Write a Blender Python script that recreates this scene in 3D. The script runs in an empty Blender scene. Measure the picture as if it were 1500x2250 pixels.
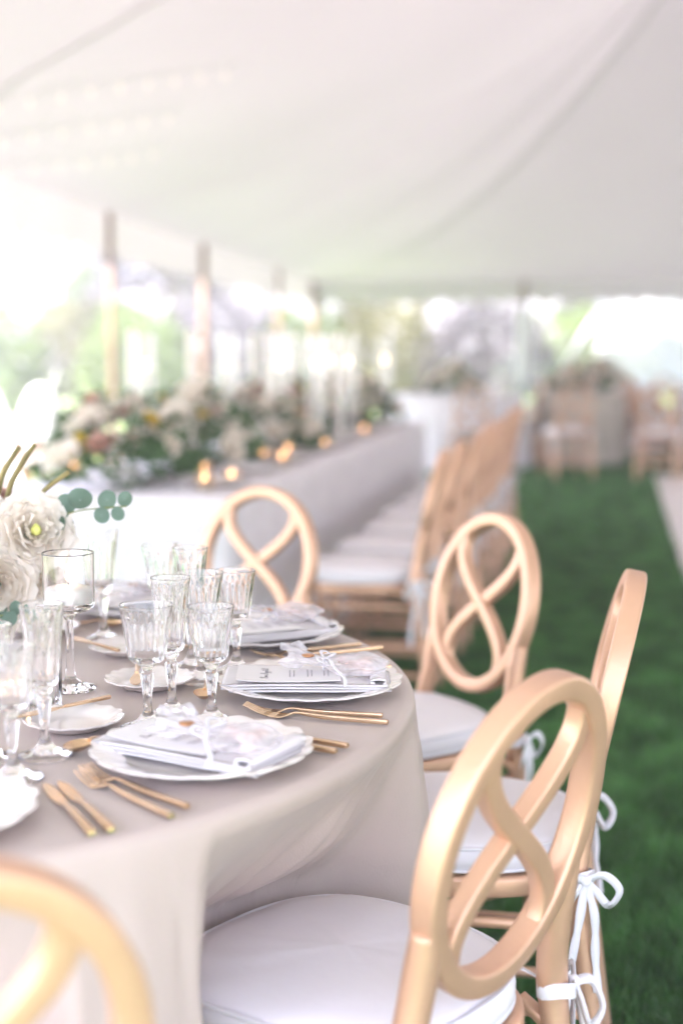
import bpy, math, random
import numpy as np
from mathutils import Vector, Matrix, noise
R = math.radians
PI = math.pi
random.seed(7); rng = np.random.default_rng(7)
S = bpy.context.scene
COL = S.collection

# ------------------------------------------------------------------ camera, sky, sun, exposure
cam_d = bpy.data.cameras.new('camera'); cam = bpy.data.objects.new('camera', cam_d); COL.objects.link(cam)
cam.location = (0, 0, 1.27); cam.rotation_euler = (R(90 - 6.66), 0, 0)
cam_d.sensor_fit = 'VERTICAL'; cam_d.sensor_height = 36; cam_d.lens = 50
cam_d.clip_start = 0.05; cam_d.clip_end = 2000
cam_d.dof.use_dof = True; cam_d.dof.focus_distance = 2.0; cam_d.dof.aperture_fstop = 1.75
S.camera = cam
HAZE = .0065
SUN_EL, SUN_AZ = 57, 238          # azimuth clockwise from +Y: light comes from the left, a little behind
W = bpy.data.worlds.new('World'); S.world = W; W.use_nodes = True
nt = W.node_tree; nt.nodes.clear()
sky = nt.nodes.new('ShaderNodeTexSky'); sky.sky_type = 'NISHITA'; sky.sun_disc = False
sky.sun_elevation = R(SUN_EL); sky.sun_rotation = R(SUN_AZ); sky.air_density = 1.0; sky.dust_density = 2.5; sky.ozone_density = 1.0
bg = nt.nodes.new('ShaderNodeBackground'); bg.inputs['Strength'].default_value = 0.15
wo = nt.nodes.new('ShaderNodeOutputWorld')
nt.links.new(sky.outputs[0], bg.inputs[0]); nt.links.new(bg.outputs[0], wo.inputs[0])
sl = bpy.data.lights.new('sun', 'SUN'); sl.energy = 5.0; sl.angle = R(0.6); sl.color = (1, .925, .90)
so = bpy.data.objects.new('sun', sl); COL.objects.link(so)
sd = Vector((math.sin(R(SUN_AZ)) * math.cos(R(SUN_EL)), math.cos(R(SUN_AZ)) * math.cos(R(SUN_EL)), math.sin(R(SUN_EL))))
so.rotation_euler = sd.to_track_quat('Z', 'Y').to_euler(); so.location = (0, 0, 20)
S.view_settings.view_transform = 'Standard'; S.view_settings.look = 'None'
S.view_settings.exposure = 2.7; S.view_settings.gamma = 1
cy = S.cycles
try:
    cy.use_denoising = True; cy.denoiser = 'OPENIMAGEDENOISE'; cy.denoising_input_passes = 'RGB_ALBEDO_NORMAL'
except Exception: pass
cy.max_bounces = 14; cy.transmission_bounces = 12; cy.diffuse_bounces = 5; cy.glossy_bounces = 6; cy.transparent_max_bounces = 16
cy.caustics_refractive = True; cy.caustics_reflective = False; cy.blur_glossy = 0.6; cy.sample_clamp_indirect = 6.0

# ------------------------------------------------------------------ materials
def mat(name, col, rough=.5, metal=0, var=0, vscale=8, bump=0, bscale=60, spec=.5, coat=0, sheen=0, trans=0, emit=0,
        col2=None, aniso=0, bstretch=None, sss=0):
    m = bpy.data.materials.new(name); m.use_nodes = True
    n = m.node_tree.nodes; l = m.node_tree.links
    p = n['Principled BSDF']
    p.inputs['Base Color'].default_value = (*col, 1); p.inputs['Roughness'].default_value = rough
    p.inputs['Metallic'].default_value = metal; p.inputs['Specular IOR Level'].default_value = spec
    p.inputs['Coat Weight'].default_value = coat; p.inputs['Sheen Weight'].default_value = sheen
    p.inputs['Coat Roughness'].default_value = .12
    p.inputs['Transmission Weight'].default_value = trans
    if sss:
        p.inputs['Subsurface Weight'].default_value = sss; p.inputs['Subsurface Radius'].default_value = (.02, .012, .008)
    tc = n.new('ShaderNodeTexCoord')
    if var or col2:
        t = n.new('ShaderNodeTexNoise'); t.inputs['Scale'].default_value = vscale; t.inputs['Detail'].default_value = 4
        l.new(tc.outputs['Object'], t.inputs['Vector'])
        cr = n.new('ShaderNodeValToRGB'); cr.color_ramp.elements[0].position = .3; cr.color_ramp.elements[1].position = .7
        c2 = col2 or tuple(min(1, c * (1 + var)) for c in col); c1 = col if col2 else tuple(c * (1 - var) for c in col)
        cr.color_ramp.elements[0].color = (*c1, 1); cr.color_ramp.elements[1].color = (*c2, 1)
        l.new(t.outputs['Fac'], cr.inputs[0]); l.new(cr.outputs[0], p.inputs['Base Color'])
    if bump:
        t2 = n.new('ShaderNodeTexNoise'); t2.inputs['Scale'].default_value = bscale; t2.inputs['Detail'].default_value = 3
        if bstretch:
            mp = n.new('ShaderNodeMapping'); mp.inputs['Scale'].default_value = bstretch
            l.new(tc.outputs['Object'], mp.inputs[0]); l.new(mp.outputs[0], t2.inputs['Vector'])
        else:
            l.new(tc.outputs['Object'], t2.inputs['Vector'])
        b = n.new('ShaderNodeBump'); b.inputs['Strength'].default_value = bump; b.inputs['Distance'].default_value = .004
        l.new(t2.outputs['Fac'], b.inputs['Height']); l.new(b.outputs[0], p.inputs['Normal'])
    if emit:
        p.inputs['Emission Color'].default_value = (*col, 1); p.inputs['Emission Strength'].default_value = emit
    return m

def translucent(name, col, tcol, fac, rough=.9, bump=0, bscale=30, alpha=0, var=0, vscale=3):
    """thin cloth, petal or leaf: part of the light goes through"""
    m = bpy.data.materials.new(name); m.use_nodes = True
    n = m.node_tree.nodes; l = m.node_tree.links; n.remove(n['Principled BSDF'])
    out = n['Material Output']
    d = n.new('ShaderNodeBsdfPrincipled'); d.inputs['Base Color'].default_value = (*col, 1); d.inputs['Roughness'].default_value = rough
    d.inputs['Specular IOR Level'].default_value = .25
    t = n.new('ShaderNodeBsdfTranslucent'); t.inputs[0].default_value = (*tcol, 1)
    mx = n.new('ShaderNodeMixShader'); mx.inputs[0].default_value = fac
    l.new(d.outputs[0], mx.inputs[1]); l.new(t.outputs[0], mx.inputs[2])
    tc = n.new('ShaderNodeTexCoord')
    if var:
        tn = n.new('ShaderNodeTexNoise'); tn.inputs['Scale'].default_value = vscale; tn.inputs['Detail'].default_value = 5
        l.new(tc.outputs['Object'], tn.inputs['Vector'])
        for sh, c in ((d.inputs['Base Color'], col), (t.inputs[0], tcol)):
            cr = n.new('ShaderNodeValToRGB'); cr.color_ramp.elements[0].position = .3; cr.color_ramp.elements[1].position = .7
            cr.color_ramp.elements[0].color = (*[x * (1 - var) for x in c], 1); cr.color_ramp.elements[1].color = (*[min(1, x * (1 + var)) for x in c], 1)
            l.new(tn.outputs['Fac'], cr.inputs[0]); l.new(cr.outputs[0], sh)
    if bump:
        t2 = n.new('ShaderNodeTexNoise'); t2.inputs['Scale'].default_value = bscale
        l.new(tc.outputs['Object'], t2.inputs['Vector'])
        b = n.new('ShaderNodeBump'); b.inputs['Strength'].default_value = bump; b.inputs['Distance'].default_value = .01
        l.new(t2.outputs['Fac'], b.inputs['Height']); l.new(b.outputs[0], d.inputs['Normal']); l.new(b.outputs[0], t.inputs['Normal'])
    if alpha:
        tr = n.new('ShaderNodeBsdfTransparent'); m2 = n.new('ShaderNodeMixShader')
        w = n.new('ShaderNodeTexNoise'); w.inputs['Scale'].default_value = 40
        l.new(tc.outputs['Object'], w.inputs['Vector'])
        mr = n.new('ShaderNodeMapRange'); mr.inputs[1].default_value = .3; mr.inputs[2].default_value = .7
        mr.inputs[3].default_value = alpha * .6; mr.inputs[4].default_value = min(1, alpha * 1.4)
        l.new(w.outputs['Fac'], mr.inputs[0]); l.new(mr.outputs[0], m2.inputs[0])
        l.new(tr.outputs[0], m2.inputs[1]); l.new(mx.outputs[0], m2.inputs[2]); l.new(m2.outputs[0], out.inputs[0])
    else:
        l.new(mx.outputs[0], out.inputs[0])
    return m

M = {}
M['gold'] = mat('gold_paint', (.68, .415, .275), .40, .42, var=.09, vscale=7, bump=.16, bscale=90, spec=.6)
M['cutlery'] = mat('brushed_gold', (.76, .54, .35), .27, 1, var=.05, bump=.08, bscale=220)
M['satin'] = mat('champagne_satin', (.515, .425, .385), .40, 0, var=.03, vscale=2.5, bump=.16, bscale=420, spec=.35, bstretch=(1, 1, .5), sheen=.12)
M['napkin'] = mat('silver_satin', (.74, .71, .725), .45, 0, var=.05, bump=.15, bscale=260, spec=.4)
M['cushion'] = mat('cushion_cotton', (.80, .765, .80), .75, 0, var=.015, bump=.16, bscale=45, spec=.2)
M['ribbon'] = mat('ribbon_cotton', (.82, .80, .84), .7, 0, bump=.1, bscale=400, spec=.2)
M['china'] = mat('cream_china', (.85, .785, .745), .16, 0, spec=.5, coat=.6)
M['glass'] = mat('crystal_glass', (1, 1, 1), 0.0, 0, trans=1, spec=.5); M['glass'].node_tree.nodes['Principled BSDF'].inputs['IOR'].default_value = 1.46
M['wax'] = mat('candle_wax', (.92, .885, .83), .4, 0, sss=.3)
M['paper'] = mat('menu_paper', (.82, .79, .79), .8, 0, bump=.05, bscale=300)
M['ink'] = mat('grey_ink', (.30, .27, .29), .6)
M['seal'] = mat('copper_seal', (.55, .28, .14), .3, .8)
M['organza'] = translucent('organza', (.88, .86, .9), (.88, .86, .9), .35, .5, bump=.4, bscale=50, alpha=.42)
M['almond'] = mat('sugared_almond', (.72, .55, .50), .5, var=.15, vscale=30)
M['petal'] = translucent('white_petal', (.95, .92, .865), (.96, .89, .80), .42, .6, bump=.2, bscale=70)
M['blush'] = translucent('blush_petal', (.74, .50, .43), (.7, .45, .36), .28, .6)
M['yellow'] = translucent('yellow_petal', (.72, .55, .08), (.7, .5, .06), .3, .6)
M['euc'] = translucent('eucalyptus_leaf', (.16, .25, .20), (.12, .22, .12), .25, .55, var=.2, vscale=20)
M['leaf'] = translucent('dark_leaf', (.07, .14, .06), (.09, .19, .05), .3, .5, var=.35, vscale=9)
M['stem'] = mat('green_stem', (.20, .24, .08), .6, var=.2)
M['spike'] = translucent('spike_leaf', (.33, .28, .12), (.3, .3, .08), .25, .5, var=.3, vscale=14)
M['centre'] = mat('flower_centre', (.62, .64, .18), .7, var=.3, vscale=60, bump=.5, bscale=200)
M['lace'] = translucent('lace_cloth', (.88, .845, .885), (.8, .77, .83), .12, .8, bump=.5, bscale=26, var=.07, vscale=16)
M['beige'] = mat('beige_linen', (.50, .455, .40), .8, var=.05, bump=.2, bscale=40)
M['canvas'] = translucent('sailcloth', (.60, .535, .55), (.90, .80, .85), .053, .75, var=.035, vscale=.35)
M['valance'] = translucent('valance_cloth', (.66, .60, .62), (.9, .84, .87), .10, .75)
M['wall_canvas'] = translucent('sidewall_cloth', (.86, .86, .88), (.85, .85, .88), .35, .7)
M['pole'] = mat('varnished_wood', (.27, .17, .115), .5, var=.2, vscale=4, bump=.2, bscale=30)
M['bark'] = mat('bark', (.16, .12, .10), .9, var=.3, bump=.6, bscale=8)
M['rope'] = mat('webbing', (.66, .63, .62), .8)
M['bulb'] = mat('warm_bulb', (1, .84, .70), .3, emit=.2)
M['flame'] = mat('flame', (1, .60, .33), .5, emit=3)
M['wick'] = mat('wick', (.05, .04, .03), .9)
M['amber'] = mat('amber_glass', (.96, .80, .64), .1, trans=.85)
M['plaster'] = mat('white_floor_panel', (.72, .68, .66), .35, var=.04, vscale=2, bump=.1)
M['white_canvas'] = mat('white_outdoor_canvas', (.85, .85, .86), .8)
M['steel'] = mat('white_steel', (.8, .8, .8), .4)
M['hill'] = mat('hazed_wooded_hill', (.10, .13, .07), .95, col2=(.24, .20, .22), vscale=.12, bump=0)  # grey-lavender second tone puts distance haze into the hill's colour
M['leafA'] = translucent('crown_light', (.15, .21, .065), (.18, .26, .05), .35, .6, var=.4, vscale=.7)
M['leafB'] = translucent('crown_olive', (.17, .165, .085), (.2, .2, .07), .35, .6, var=.35, vscale=.7)
M['leafC'] = translucent('crown_plum', (.15, .138, .145), (.15, .13, .14), .3, .6, var=.3, vscale=.7)
M['blade'] = translucent('grass_blade', (.075, .20, .055), (.10, .28, .045), .25, .4, var=.6, vscale=6)
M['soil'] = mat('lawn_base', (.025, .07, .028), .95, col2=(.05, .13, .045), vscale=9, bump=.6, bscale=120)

# ------------------------------------------------------------------ mesh helpers
class MB:
    def __init__(s): s.v = []; s.f = []; s.n = 0
    def add(s, v, f, mtx=None):
        v = np.asarray(v, float).reshape(-1, 3)
        if mtx is not None:
            A = np.array(mtx); v = v @ A[:3, :3].T + A[:3, 3]
        s.v.append(v); s.f += [[i + s.n for i in q] for q in f]; s.n += len(v); return s
    def build(s, name, m, parent=None, smooth=True, angle=None):
        me = bpy.data.meshes.new(name)
        me.from_pydata(np.concatenate(s.v).tolist(), [], s.f); me.materials.append(m)
        if smooth: me.shade_smooth()
        if smooth and angle: me.set_sharp_from_angle(angle=R(angle))
        o = bpy.data.objects.new(name, me); COL.objects.link(o)
        if parent: o.parent = parent
        return o
def B(vf, name, m, parent=None, smooth=True, angle=None, mtx=None):
    return MB().add(*vf, mtx).build(name, m, parent, smooth, angle)

def grid(nu, nv, fn, wrap_u=False):
    v = [fn(i / (nu if wrap_u else nu - 1), j / (nv - 1)) for j in range(nv) for i in range(nu)]
    f = []
    for j in range(nv - 1):
        for i in range(nu if wrap_u else nu - 1):
            a = j * nu + i; b = j * nu + (i + 1) % nu
            f.append([a, b, b + nu, a + nu])
    return v, f
def gridnp(X, Y, Z, wrap=False):
    nv, nu = X.shape
    v = np.stack([X, Y, Z], -1).reshape(-1, 3)
    idx = np.arange(nu * nv).reshape(nv, nu)
    nx = np.roll(idx, -1, 1)
    a = idx[:-1, :]; b = nx[:-1, :]; c = nx[1:, :]; d = idx[1:, :]
    if not wrap: a, b, c, d = (q[:, :-1] for q in (a, b, c, d))
    return v, np.stack([a, b, c, d], -1).reshape(-1, 4).tolist()
def box(cx, cy_, cz, sx, sy, sz):
    x, y, z = sx / 2, sy / 2, sz / 2
    v = [(cx + a * x, cy_ + b * y, cz + c * z) for c in (-1, 1) for b in (-1, 1) for a in (-1, 1)]
    return v, [[0, 2, 3, 1], [4, 5, 7, 6], [0, 1, 5, 4], [2, 6, 7, 3], [0, 4, 6, 2], [1, 3, 7, 5]]
def lathe(prof, n=48, mod=None, close=True):
    """prof: (r, z); mod(theta, r, z, k) -> (r, z)"""
    v = []; f = []
    P = len(prof)
    for k, (r, z) in enumerate(prof):
        for i in range(n):
            t = 2 * PI * i / n; rr, zz = (mod(t, r, z, k) if mod else (r, z))
            v.append((rr * math.cos(t), rr * math.sin(t), zz))
    for k in range(P - 1):
        for i in range(n):
            j = (i + 1) % n; f.append([k * n + i, k * n + j, (k + 1) * n + j, (k + 1) * n + i])
    if close:
        f.append(list(range(n))[::-1]); f.append([(P - 1) * n + i for i in range(n)])
    return v, f
def frames(P, closed=False, up=None):
    P = [Vector(p) for p in P]; n = len(P); out = []
    u = None
    for i in range(n):
        a = P[i - 1] if (i > 0 or closed) else P[i]; b = P[(i + 1) % n] if (i < n - 1 or closed) else P[i]
        t = (b - a).normalized()
        if up is not None:
            s = t.cross(Vector(up)); 
            if s.length < 1e-5: s = Vector((1, 0, 0))
            s.normalize(); w = s.cross(t).normalized()
        else:
            if u is None:
                u = Vector((0, 0, 1)) if abs(t.z) < .9 else Vector((1, 0, 0))
            s = t.cross(u).normalized(); w = s.cross(t).normalized(); u = w
        out.append((P[i], s, w))
    return out
def sweep(P, sect, closed=False, up=None, scale=None, cap=True):
    """sect: list of (a, b) in the side/up frame, or function(k)->list"""
    F = frames(P, closed, up); n = len(F); v = []; f = []
    for k, (p, s, w) in enumerate(F):
        sc = sect(k) if callable(sect) else sect
        q = scale[k] if scale is not None else 1
        for a, b in sc: v.append(tuple(p + s * (a * q) + w * (b * q)))
    m = len(sect(0) if callable(sect) else sect)
    for k in range(n if closed else n - 1):
        k2 = (k + 1) % n
        for i in range(m):
            j = (i + 1) % m; f.append([k * m + i, k2 * m + i, k2 * m + j, k * m + j])
    if not closed and cap:
        f.append(list(range(m))); f.append([(n - 1) * m + i for i in range(m)][::-1])
    return v, f
def circ(r, n=10, ry=None):
    ry = ry or r
    return [(r * math.cos(2 * PI * i / n), ry * math.sin(2 * PI * i / n)) for i in range(n)]
def rrect(w, h, r, k=3):
    o = []
    for (cx, cy2, a0) in ((w / 2 - r, h / 2 - r, 0), (-w / 2 + r, h / 2 - r, 90), (-w / 2 + r, -h / 2 + r, 180), (w / 2 - r, -h / 2 + r, 270)):
        for i in range(k + 1):
            a = R(a0 + 90 * i / k); o.append((cx + r * math.cos(a), cy2 + r * math.sin(a)))
    return o
def tube(P, r, n=10, closed=False, rs=None):
    return sweep(P, circ(1, n), closed, None, rs if rs is not None else [r] * len(P))
def spline(P, n=8, closed=False):
    P = [Vector(p) for p in P]; out = []; N = len(P)
    for i in range(N if closed else N - 1):
        if closed: p0, p1, p2, p3 = P[i - 1], P[i], P[(i + 1) % N], P[(i + 2) % N]
        else: p0, p1, p2, p3 = P[max(0, i - 1)], P[i], P[i + 1], P[min(N - 1, i + 2)]
        for k in range(n):
            t = k / n
            out.append(.5 * ((2 * p1) + (p2 - p0) * t + (2 * p0 - 5 * p1 + 4 * p2 - p3) * t * t + (3 * p1 - p0 - 3 * p2 + p3) * t ** 3))
    if not closed: out.append(P[-1])
    return out
def ribbon(P, w, th=.0004, up=(0, 1, 0), ws=None):
    ws = ws or [1] * len(P)
    return sweep(P, lambda k: [(-w / 2 * ws[k], -th), (w / 2 * ws[k], -th), (w / 2 * ws[k], th), (-w / 2 * ws[k], th)], up=up)

def thing(name, label, cat, loc=(0, 0, 0), rotz=0, group=None):
    o = bpy.data.objects.new(name, None); COL.objects.link(o); o.empty_display_size = .1
    o.location = loc; o.rotation_euler = (0, 0, rotz); o['label'] = label; o['category'] = cat
    if group: o['group'] = group
    return o
def tag(o, label, cat, group=None):
    o['label'] = label; o['category'] = cat
    if group: o['group'] = group
    return o
def struct(o): o['kind'] = 'structure'; return o
def stuff(o): o['kind'] = 'stuff'; return o
def dup(root, loc, rotz, label, group=None, scale=None, rot=None):
    r = root.copy(); COL.objects.link(r); r.location = loc
    r.rotation_euler = rot if rot else (0, 0, rotz)
    if scale: r.scale = (scale,) * 3 if not isinstance(scale, tuple) else scale
    r['label'] = label
    if group: r['group'] = group
    for ch in list(root.children):
        c = ch.copy(); COL.objects.link(c); c.parent = r
        for g in ch.children:
            d = g.copy(); COL.objects.link(d); d.parent = c
    return r
def sstep(a, b, x):
    if a > b: return 1 - sstep(b, a, x)
    t = max(0, min(1, (x - a) / (b - a))); return t * t * (3 - 2 * t)

# ------------------------------------------------------------------ ground, lawn, hill
gv, gf = grid(121, 121, lambda u, v: (-400 + 800 * u, -300 + 900 * v, -.02 if math.hypot(-400 + 800 * u, -300 + 900 * v) < 60 else
        -.02 + .6 * noise.noise(Vector((u * 30, v * 30, 0)))))
struct(B((gv, gf), 'ground', M['soil']))
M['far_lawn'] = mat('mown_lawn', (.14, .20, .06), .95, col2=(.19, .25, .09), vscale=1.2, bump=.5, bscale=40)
# lighter mown lawn outside the tent, and the darker lawn base under it, share one ground; the lawn under the tent carries real blades
lawn = MB()
lawn.add([(-60, -25, -.012), (90, -25, -.012), (90, 75, -.012), (-60, 75, -.012)], [[0, 1, 2, 3]])
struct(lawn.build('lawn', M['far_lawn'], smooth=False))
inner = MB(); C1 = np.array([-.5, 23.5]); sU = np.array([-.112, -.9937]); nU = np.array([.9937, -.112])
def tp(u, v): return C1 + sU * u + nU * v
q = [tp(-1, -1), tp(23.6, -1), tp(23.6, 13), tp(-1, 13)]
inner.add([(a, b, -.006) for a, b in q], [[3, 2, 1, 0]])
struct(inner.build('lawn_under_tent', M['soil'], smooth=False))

def blades(n, x0, x1, y0, y1, h0, h1, w, keep):
    x = rng.uniform(x0, x1, n); y = rng.uniform(y0, y1, n)
    k = keep(x, y); x, y = x[k], y[k]; n = len(x)
    cl = np.sin(x * 9 + 2 * np.sin(y * 5)) * np.cos(y * 7 + 1.5 * np.sin(x * 6)) * .5 + .5
    h = rng.uniform(h0, h1, n) * (.65 + .6 * cl); a = rng.uniform(0, 2 * PI, n); le = rng.uniform(.1, .9, n) * h
    b = a + rng.uniform(-.6, .6, n) + PI / 2
    dx, dy = np.cos(b), np.sin(b); wx, wy = np.cos(a) * w / 2, np.sin(a) * w / 2
    V = np.zeros((n, 5, 3))
    V[:, 0] = np.stack([x - wx, y - wy, np.full(n, -.006)], -1); V[:, 1] = np.stack([x + wx, y + wy, np.full(n, -.006)], -1)
    V[:, 2] = np.stack([x - wx * .8 + dx * le * .35, y - wy * .8 + dy * le * .35, h * .6], -1)
    V[:, 3] = np.stack([x + wx * .8 + dx * le * .35, y + wy * .8 + dy * le * .35, h * .6], -1)
    V[:, 4] = np.stack([x + dx * le, y + dy * le, h * .95], -1)
    i = np.arange(n) * 5
    return V.reshape(-1, 3), i
def blade_obj(name, parts, m):
    V = []; Q = []; T = []; off = 0
    for v, i in parts:
        V.append(v); i = i + off; Q.append(np.stack([i, i + 1, i + 3, i + 2], -1)); T.append(np.stack([i + 2, i + 3, i + 4], -1)); off += len(v)
    V = np.concatenate(V); Q = np.concatenate(Q); T = np.concatenate(T)
    me = bpy.data.meshes.new(name); me.vertices.add(len(V)); me.vertices.foreach_set('co', V.ravel())
    loops = np.concatenate([Q.ravel(), T.ravel()]); me.loops.add(len(loops)); me.loops.foreach_set('vertex_index', loops)
    ls = np.concatenate([np.arange(len(Q)) * 4, len(Q) * 4 + np.arange(len(T)) * 3]); me.polygons.add(len(ls))
    me.polygons.foreach_set('loop_start', ls)
    me.update(calc_edges=True); me.validate(); me.materials.append(m)
    o = bpy.data.objects.new(name, me); COL.objects.link(o); return o
TC = (-.7165, 2.083); TR = .825; TZ = .765
off_table = lambda x, y: ((x - TC[0]) ** 2 + (y - TC[1]) ** 2 > .8 ** 2) & ~((x > 1.9 - (x - 1.9) * 0) & (y > 7.9) & ((x - 1.88) * .982 - (y - 7.74) * .186 > 0))
g1 = blades(200000, -.2, 2.0, .9, 4.2, .025, .06, .0034, lambda x, y: off_table(x, y) & (x < .35 + .34 * y) & (x > -.6 + .12 * y))
g2 = blades(190000, -.4, 3.2, 4.2, 9.0, .03, .06, .006, lambda x, y: off_table(x, y) & (x < .45 + .3 * y) & (x > -.9 + .17 * y))
g3 = blades(160000, -.5, 6.0, 9.0, 16.5, .035, .065, .013, lambda x, y: off_table(x, y) & (x < .5 + .3 * y))
stuff(blade_obj('grass', [g1, g2, g3], M['blade']))

M['bounce_fill'] = mat('pale_bounce', (.70, .64, .60), .85, var=.08, vscale=1.5, bump=.4, bscale=30)  # added unseen pale ground behind the camera, bounces light under the tent
te = MB(); te.add([(-25, -30, -.002), (25, -30, -.002), (25, -1.9, -.002), (-25, -1.9, -.002)], [[0, 1, 2, 3]])
struct(te.build('bounce_ground', M['bounce_fill'], smooth=False))
# dance floor: white panels
df = thing('dance_floor', 'white panel dance floor laid on the lawn at the right', 'dance floor', (1.88, 7.74, 0), -math.atan2(.186, .982))
for i in range(4):
    for j in range(-2, 5):
        B(box(.6 + i * 1.2, .6 + j * 1.2 - .0, .018, 1.19, 1.19, .04), 'panel', M['plaster'], df, smooth=False)

# hill behind
def hillf(u, v):
    x = -260 + 520 * u; y = 70 + 180 * v
    p = sstep(0, .75, v)
    h = (16 + 12 * u + 6 * math.sin(u * 7) + 3 * noise.noise(Vector((u * 8, v * 3, 1)))) * p
    h *= 1 - .72 * math.exp(-((x + 42) / 34) ** 2)
    return (x, y, h - .3 + 1.2 * noise.noise(Vector((u * 50, v * 20, 3))))
struct(B(grid(140, 30, hillf), 'hill', M['hill']))

# ------------------------------------------------------------------ air
HZ = MB(); HZ.add(*box(0, 112, 22, 640, 304, 46)); hz = HZ.build('haze', bpy.data.materials.new('haze_air'), smooth=False); stuff(hz)
hm = hz.data.materials[0]; hm.use_nodes = True; hn = hm.node_tree.nodes; hn.clear()
hv = hn.new('ShaderNodeVolumePrincipled'); hv.inputs['Color'].default_value = (.90, .86, 1.0, 1); hv.inputs['Density'].default_value = HAZE; hv.inputs['Anisotropy'].default_value = .2
hm.node_tree.links.new(hv.outputs[0], hn.new('ShaderNodeOutputMaterial').inputs['Volume'])
S.cycles.volume_bounces = 1
# ------------------------------------------------------------------ trees
def tree_proto(name, seed, m, H=9, cr=3.2, n=4200, leaf=.24):
    rd = random.Random(seed)
    t = thing(name, '', 'tree')
    b = MB()
    P = spline([(0, 0, -.1), (.1, .05, H * .2), (-.1, .1, H * .4), (.15, 0, H * .62), (.05, 0, H * .85)], 4)
    b.add(*tube(P, 1, 9, rs=[.2 * (1 - .85 * i / (len(P) - 1)) * H / 9 + .02 for i in range(len(P))]))
    b.build('trunk', M['bark'], t)
    cl = []
    for k in range(9):
        a = rd.uniform(0, 2 * PI); z0 = H * rd.uniform(.28, .6); L = cr * rd.uniform(.5, .95)
        e = (math.cos(a) * L, math.sin(a) * L, z0 + H * rd.uniform(.08, .3))
        Q = spline([(0, 0, z0), (e[0] * .5, e[1] * .5, z0 + (e[2] - z0) * .35), e], 4)
        B(tube(Q, 1, 6, rs=[.07 * (1 - .8 * i / (len(Q) - 1)) for i in range(len(Q))]), 'branch', M['bark'], t)
        cl.append((Vector(e), cr * rd.uniform(.28, .5)))
    for k in range(16):
        a = rd.uniform(0, 2 * PI); z = rd.uniform(.25, 1.0); rr = cr * math.sin(PI * (z * .8 + .15)) * rd.uniform(.35, 1)
        cl.append((Vector((math.cos(a) * rr, math.sin(a) * rr, H * z)), cr * rd.uniform(.22, .45)))
    V = []; F = []
    for i in range(n):
        c, r = rd.choice(cl); d = Vector((rd.gauss(0, 1), rd.gauss(0, 1), rd.gauss(0, .8))).normalized() * (r * rd.random() ** .4)
        p = c + d; s = leaf * rd.uniform(.5, 1.2)
        u = Vector((rd.gauss(0, 1), rd.gauss(0, 1), rd.gauss(0, .6))).normalized(); w = u.cross(Vector((rd.random(), rd.random(), rd.random()))).normalized()
        k = len(V); V += [tuple(p - u * s), tuple(p + w * s * .5), tuple(p + u * s), tuple(p - w * s * .5)]; F.append([k, k + 1, k + 2, k + 3])
    MB().add(V, F).build('crown', m, t, smooth=False)
    return t
protos = [tree_proto('broadleaf_tree', 1, M['leafA']), tree_proto('olive_toned_tree', 2, M['leafB'], 8.5, 3.6), tree_proto('plum_toned_tree', 3, M['leafC'], 9.5, 3.0)]
spots = [ # x, y, proto, scale, label
    (-9.5, 33, 0, .34, 'small light green tree left of the first tent pole, low on the horizon'),
    (-7.2, 40, 0, .38, 'round light green tree between the two leftmost tent poles'),
    (-12.5, 42, 1, .42, 'olive green tree at the very left edge of the view'),
    (-4.2, 36, 2, .62, 'plum tinged tree right behind the second tent pole'),
    (-2.2, 44, 1, 1.0, 'olive tree between the second and third tent poles'),
    (-.6, 50, 0, 1.1, 'bright green tree directly behind the third slim tent pole'),
    (2.2, 40, 2, .85, 'plum toned tree behind the tall candles of the long table'),
    (4.8, 48, 0, .95, 'pale green tree left of the draped far pole'),
    (7.4, 42, 2, .85, 'dusky plum tree right behind the draped far pole'),
    (10.0, 46, 1, 1.0, 'olive tree left of the white side curtain'),
    (13.2, 44, 0, 1.1, 'green tree standing behind the white side curtain'),
    (-15.5, 36, 2, .5, 'plum coloured tree out beyond the left lawn'),
    (16.5, 50, 1, 1.1, 'broad olive tree beyond the right end of the curtain'),
]
for i, (x, y, k, s, lb) in enumerate(spots):
    p = protos[k]
    if not p['label']:
        p.location = (x, y, -.05); p.rotation_euler = (0, 0, i); p.scale = (s,) * 3; p['label'] = lb; p['group'] = 'trees beyond the lawn'
    else:
        dup(p, (x, y, -.05), i * 1.7, lb, 'trees beyond the lawn', s)
def shrub(seed, m):
    rd = random.Random(seed); t = thing('shrub', '', 'shrub'); V = []; F = []
    for k in range(5): B(tube(spline([(0, 0, -.05), (rd.uniform(-.3, .3), rd.uniform(-.3, .3), .5), (rd.uniform(-.8, .8), rd.uniform(-.6, .6), 1.1)], 3), .025, 5), 'stem', M['bark'], t)
    for i in range(2200):
        a = rd.uniform(0, 2 * PI); z = rd.random(); r = 1.15 * math.sqrt(max(0, 1 - (z - .35) ** 2 * 1.7)) * rd.random() ** .4
        p = Vector((math.cos(a) * r, math.sin(a) * r * .8, .1 + z * 1.5 + .15 * math.sin(a * 3))); s = rd.uniform(.04, .1)
        u = Vector((rd.gauss(0, 1), rd.gauss(0, 1), rd.gauss(0, 1))).normalized(); w = u.orthogonal().normalized()
        k = len(V); V += [tuple(p - u * s), tuple(p + w * s * .5), tuple(p + u * s), tuple(p - w * s * .5)]; F.append([k, k + 1, k + 2, k + 3])
    MB().add(V, F).build('foliage', m, t, smooth=False); return t
sh = [shrub(5, M['leafA']), shrub(6, M['leafB']), shrub(8, M['leafC'])]
used = set()
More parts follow.
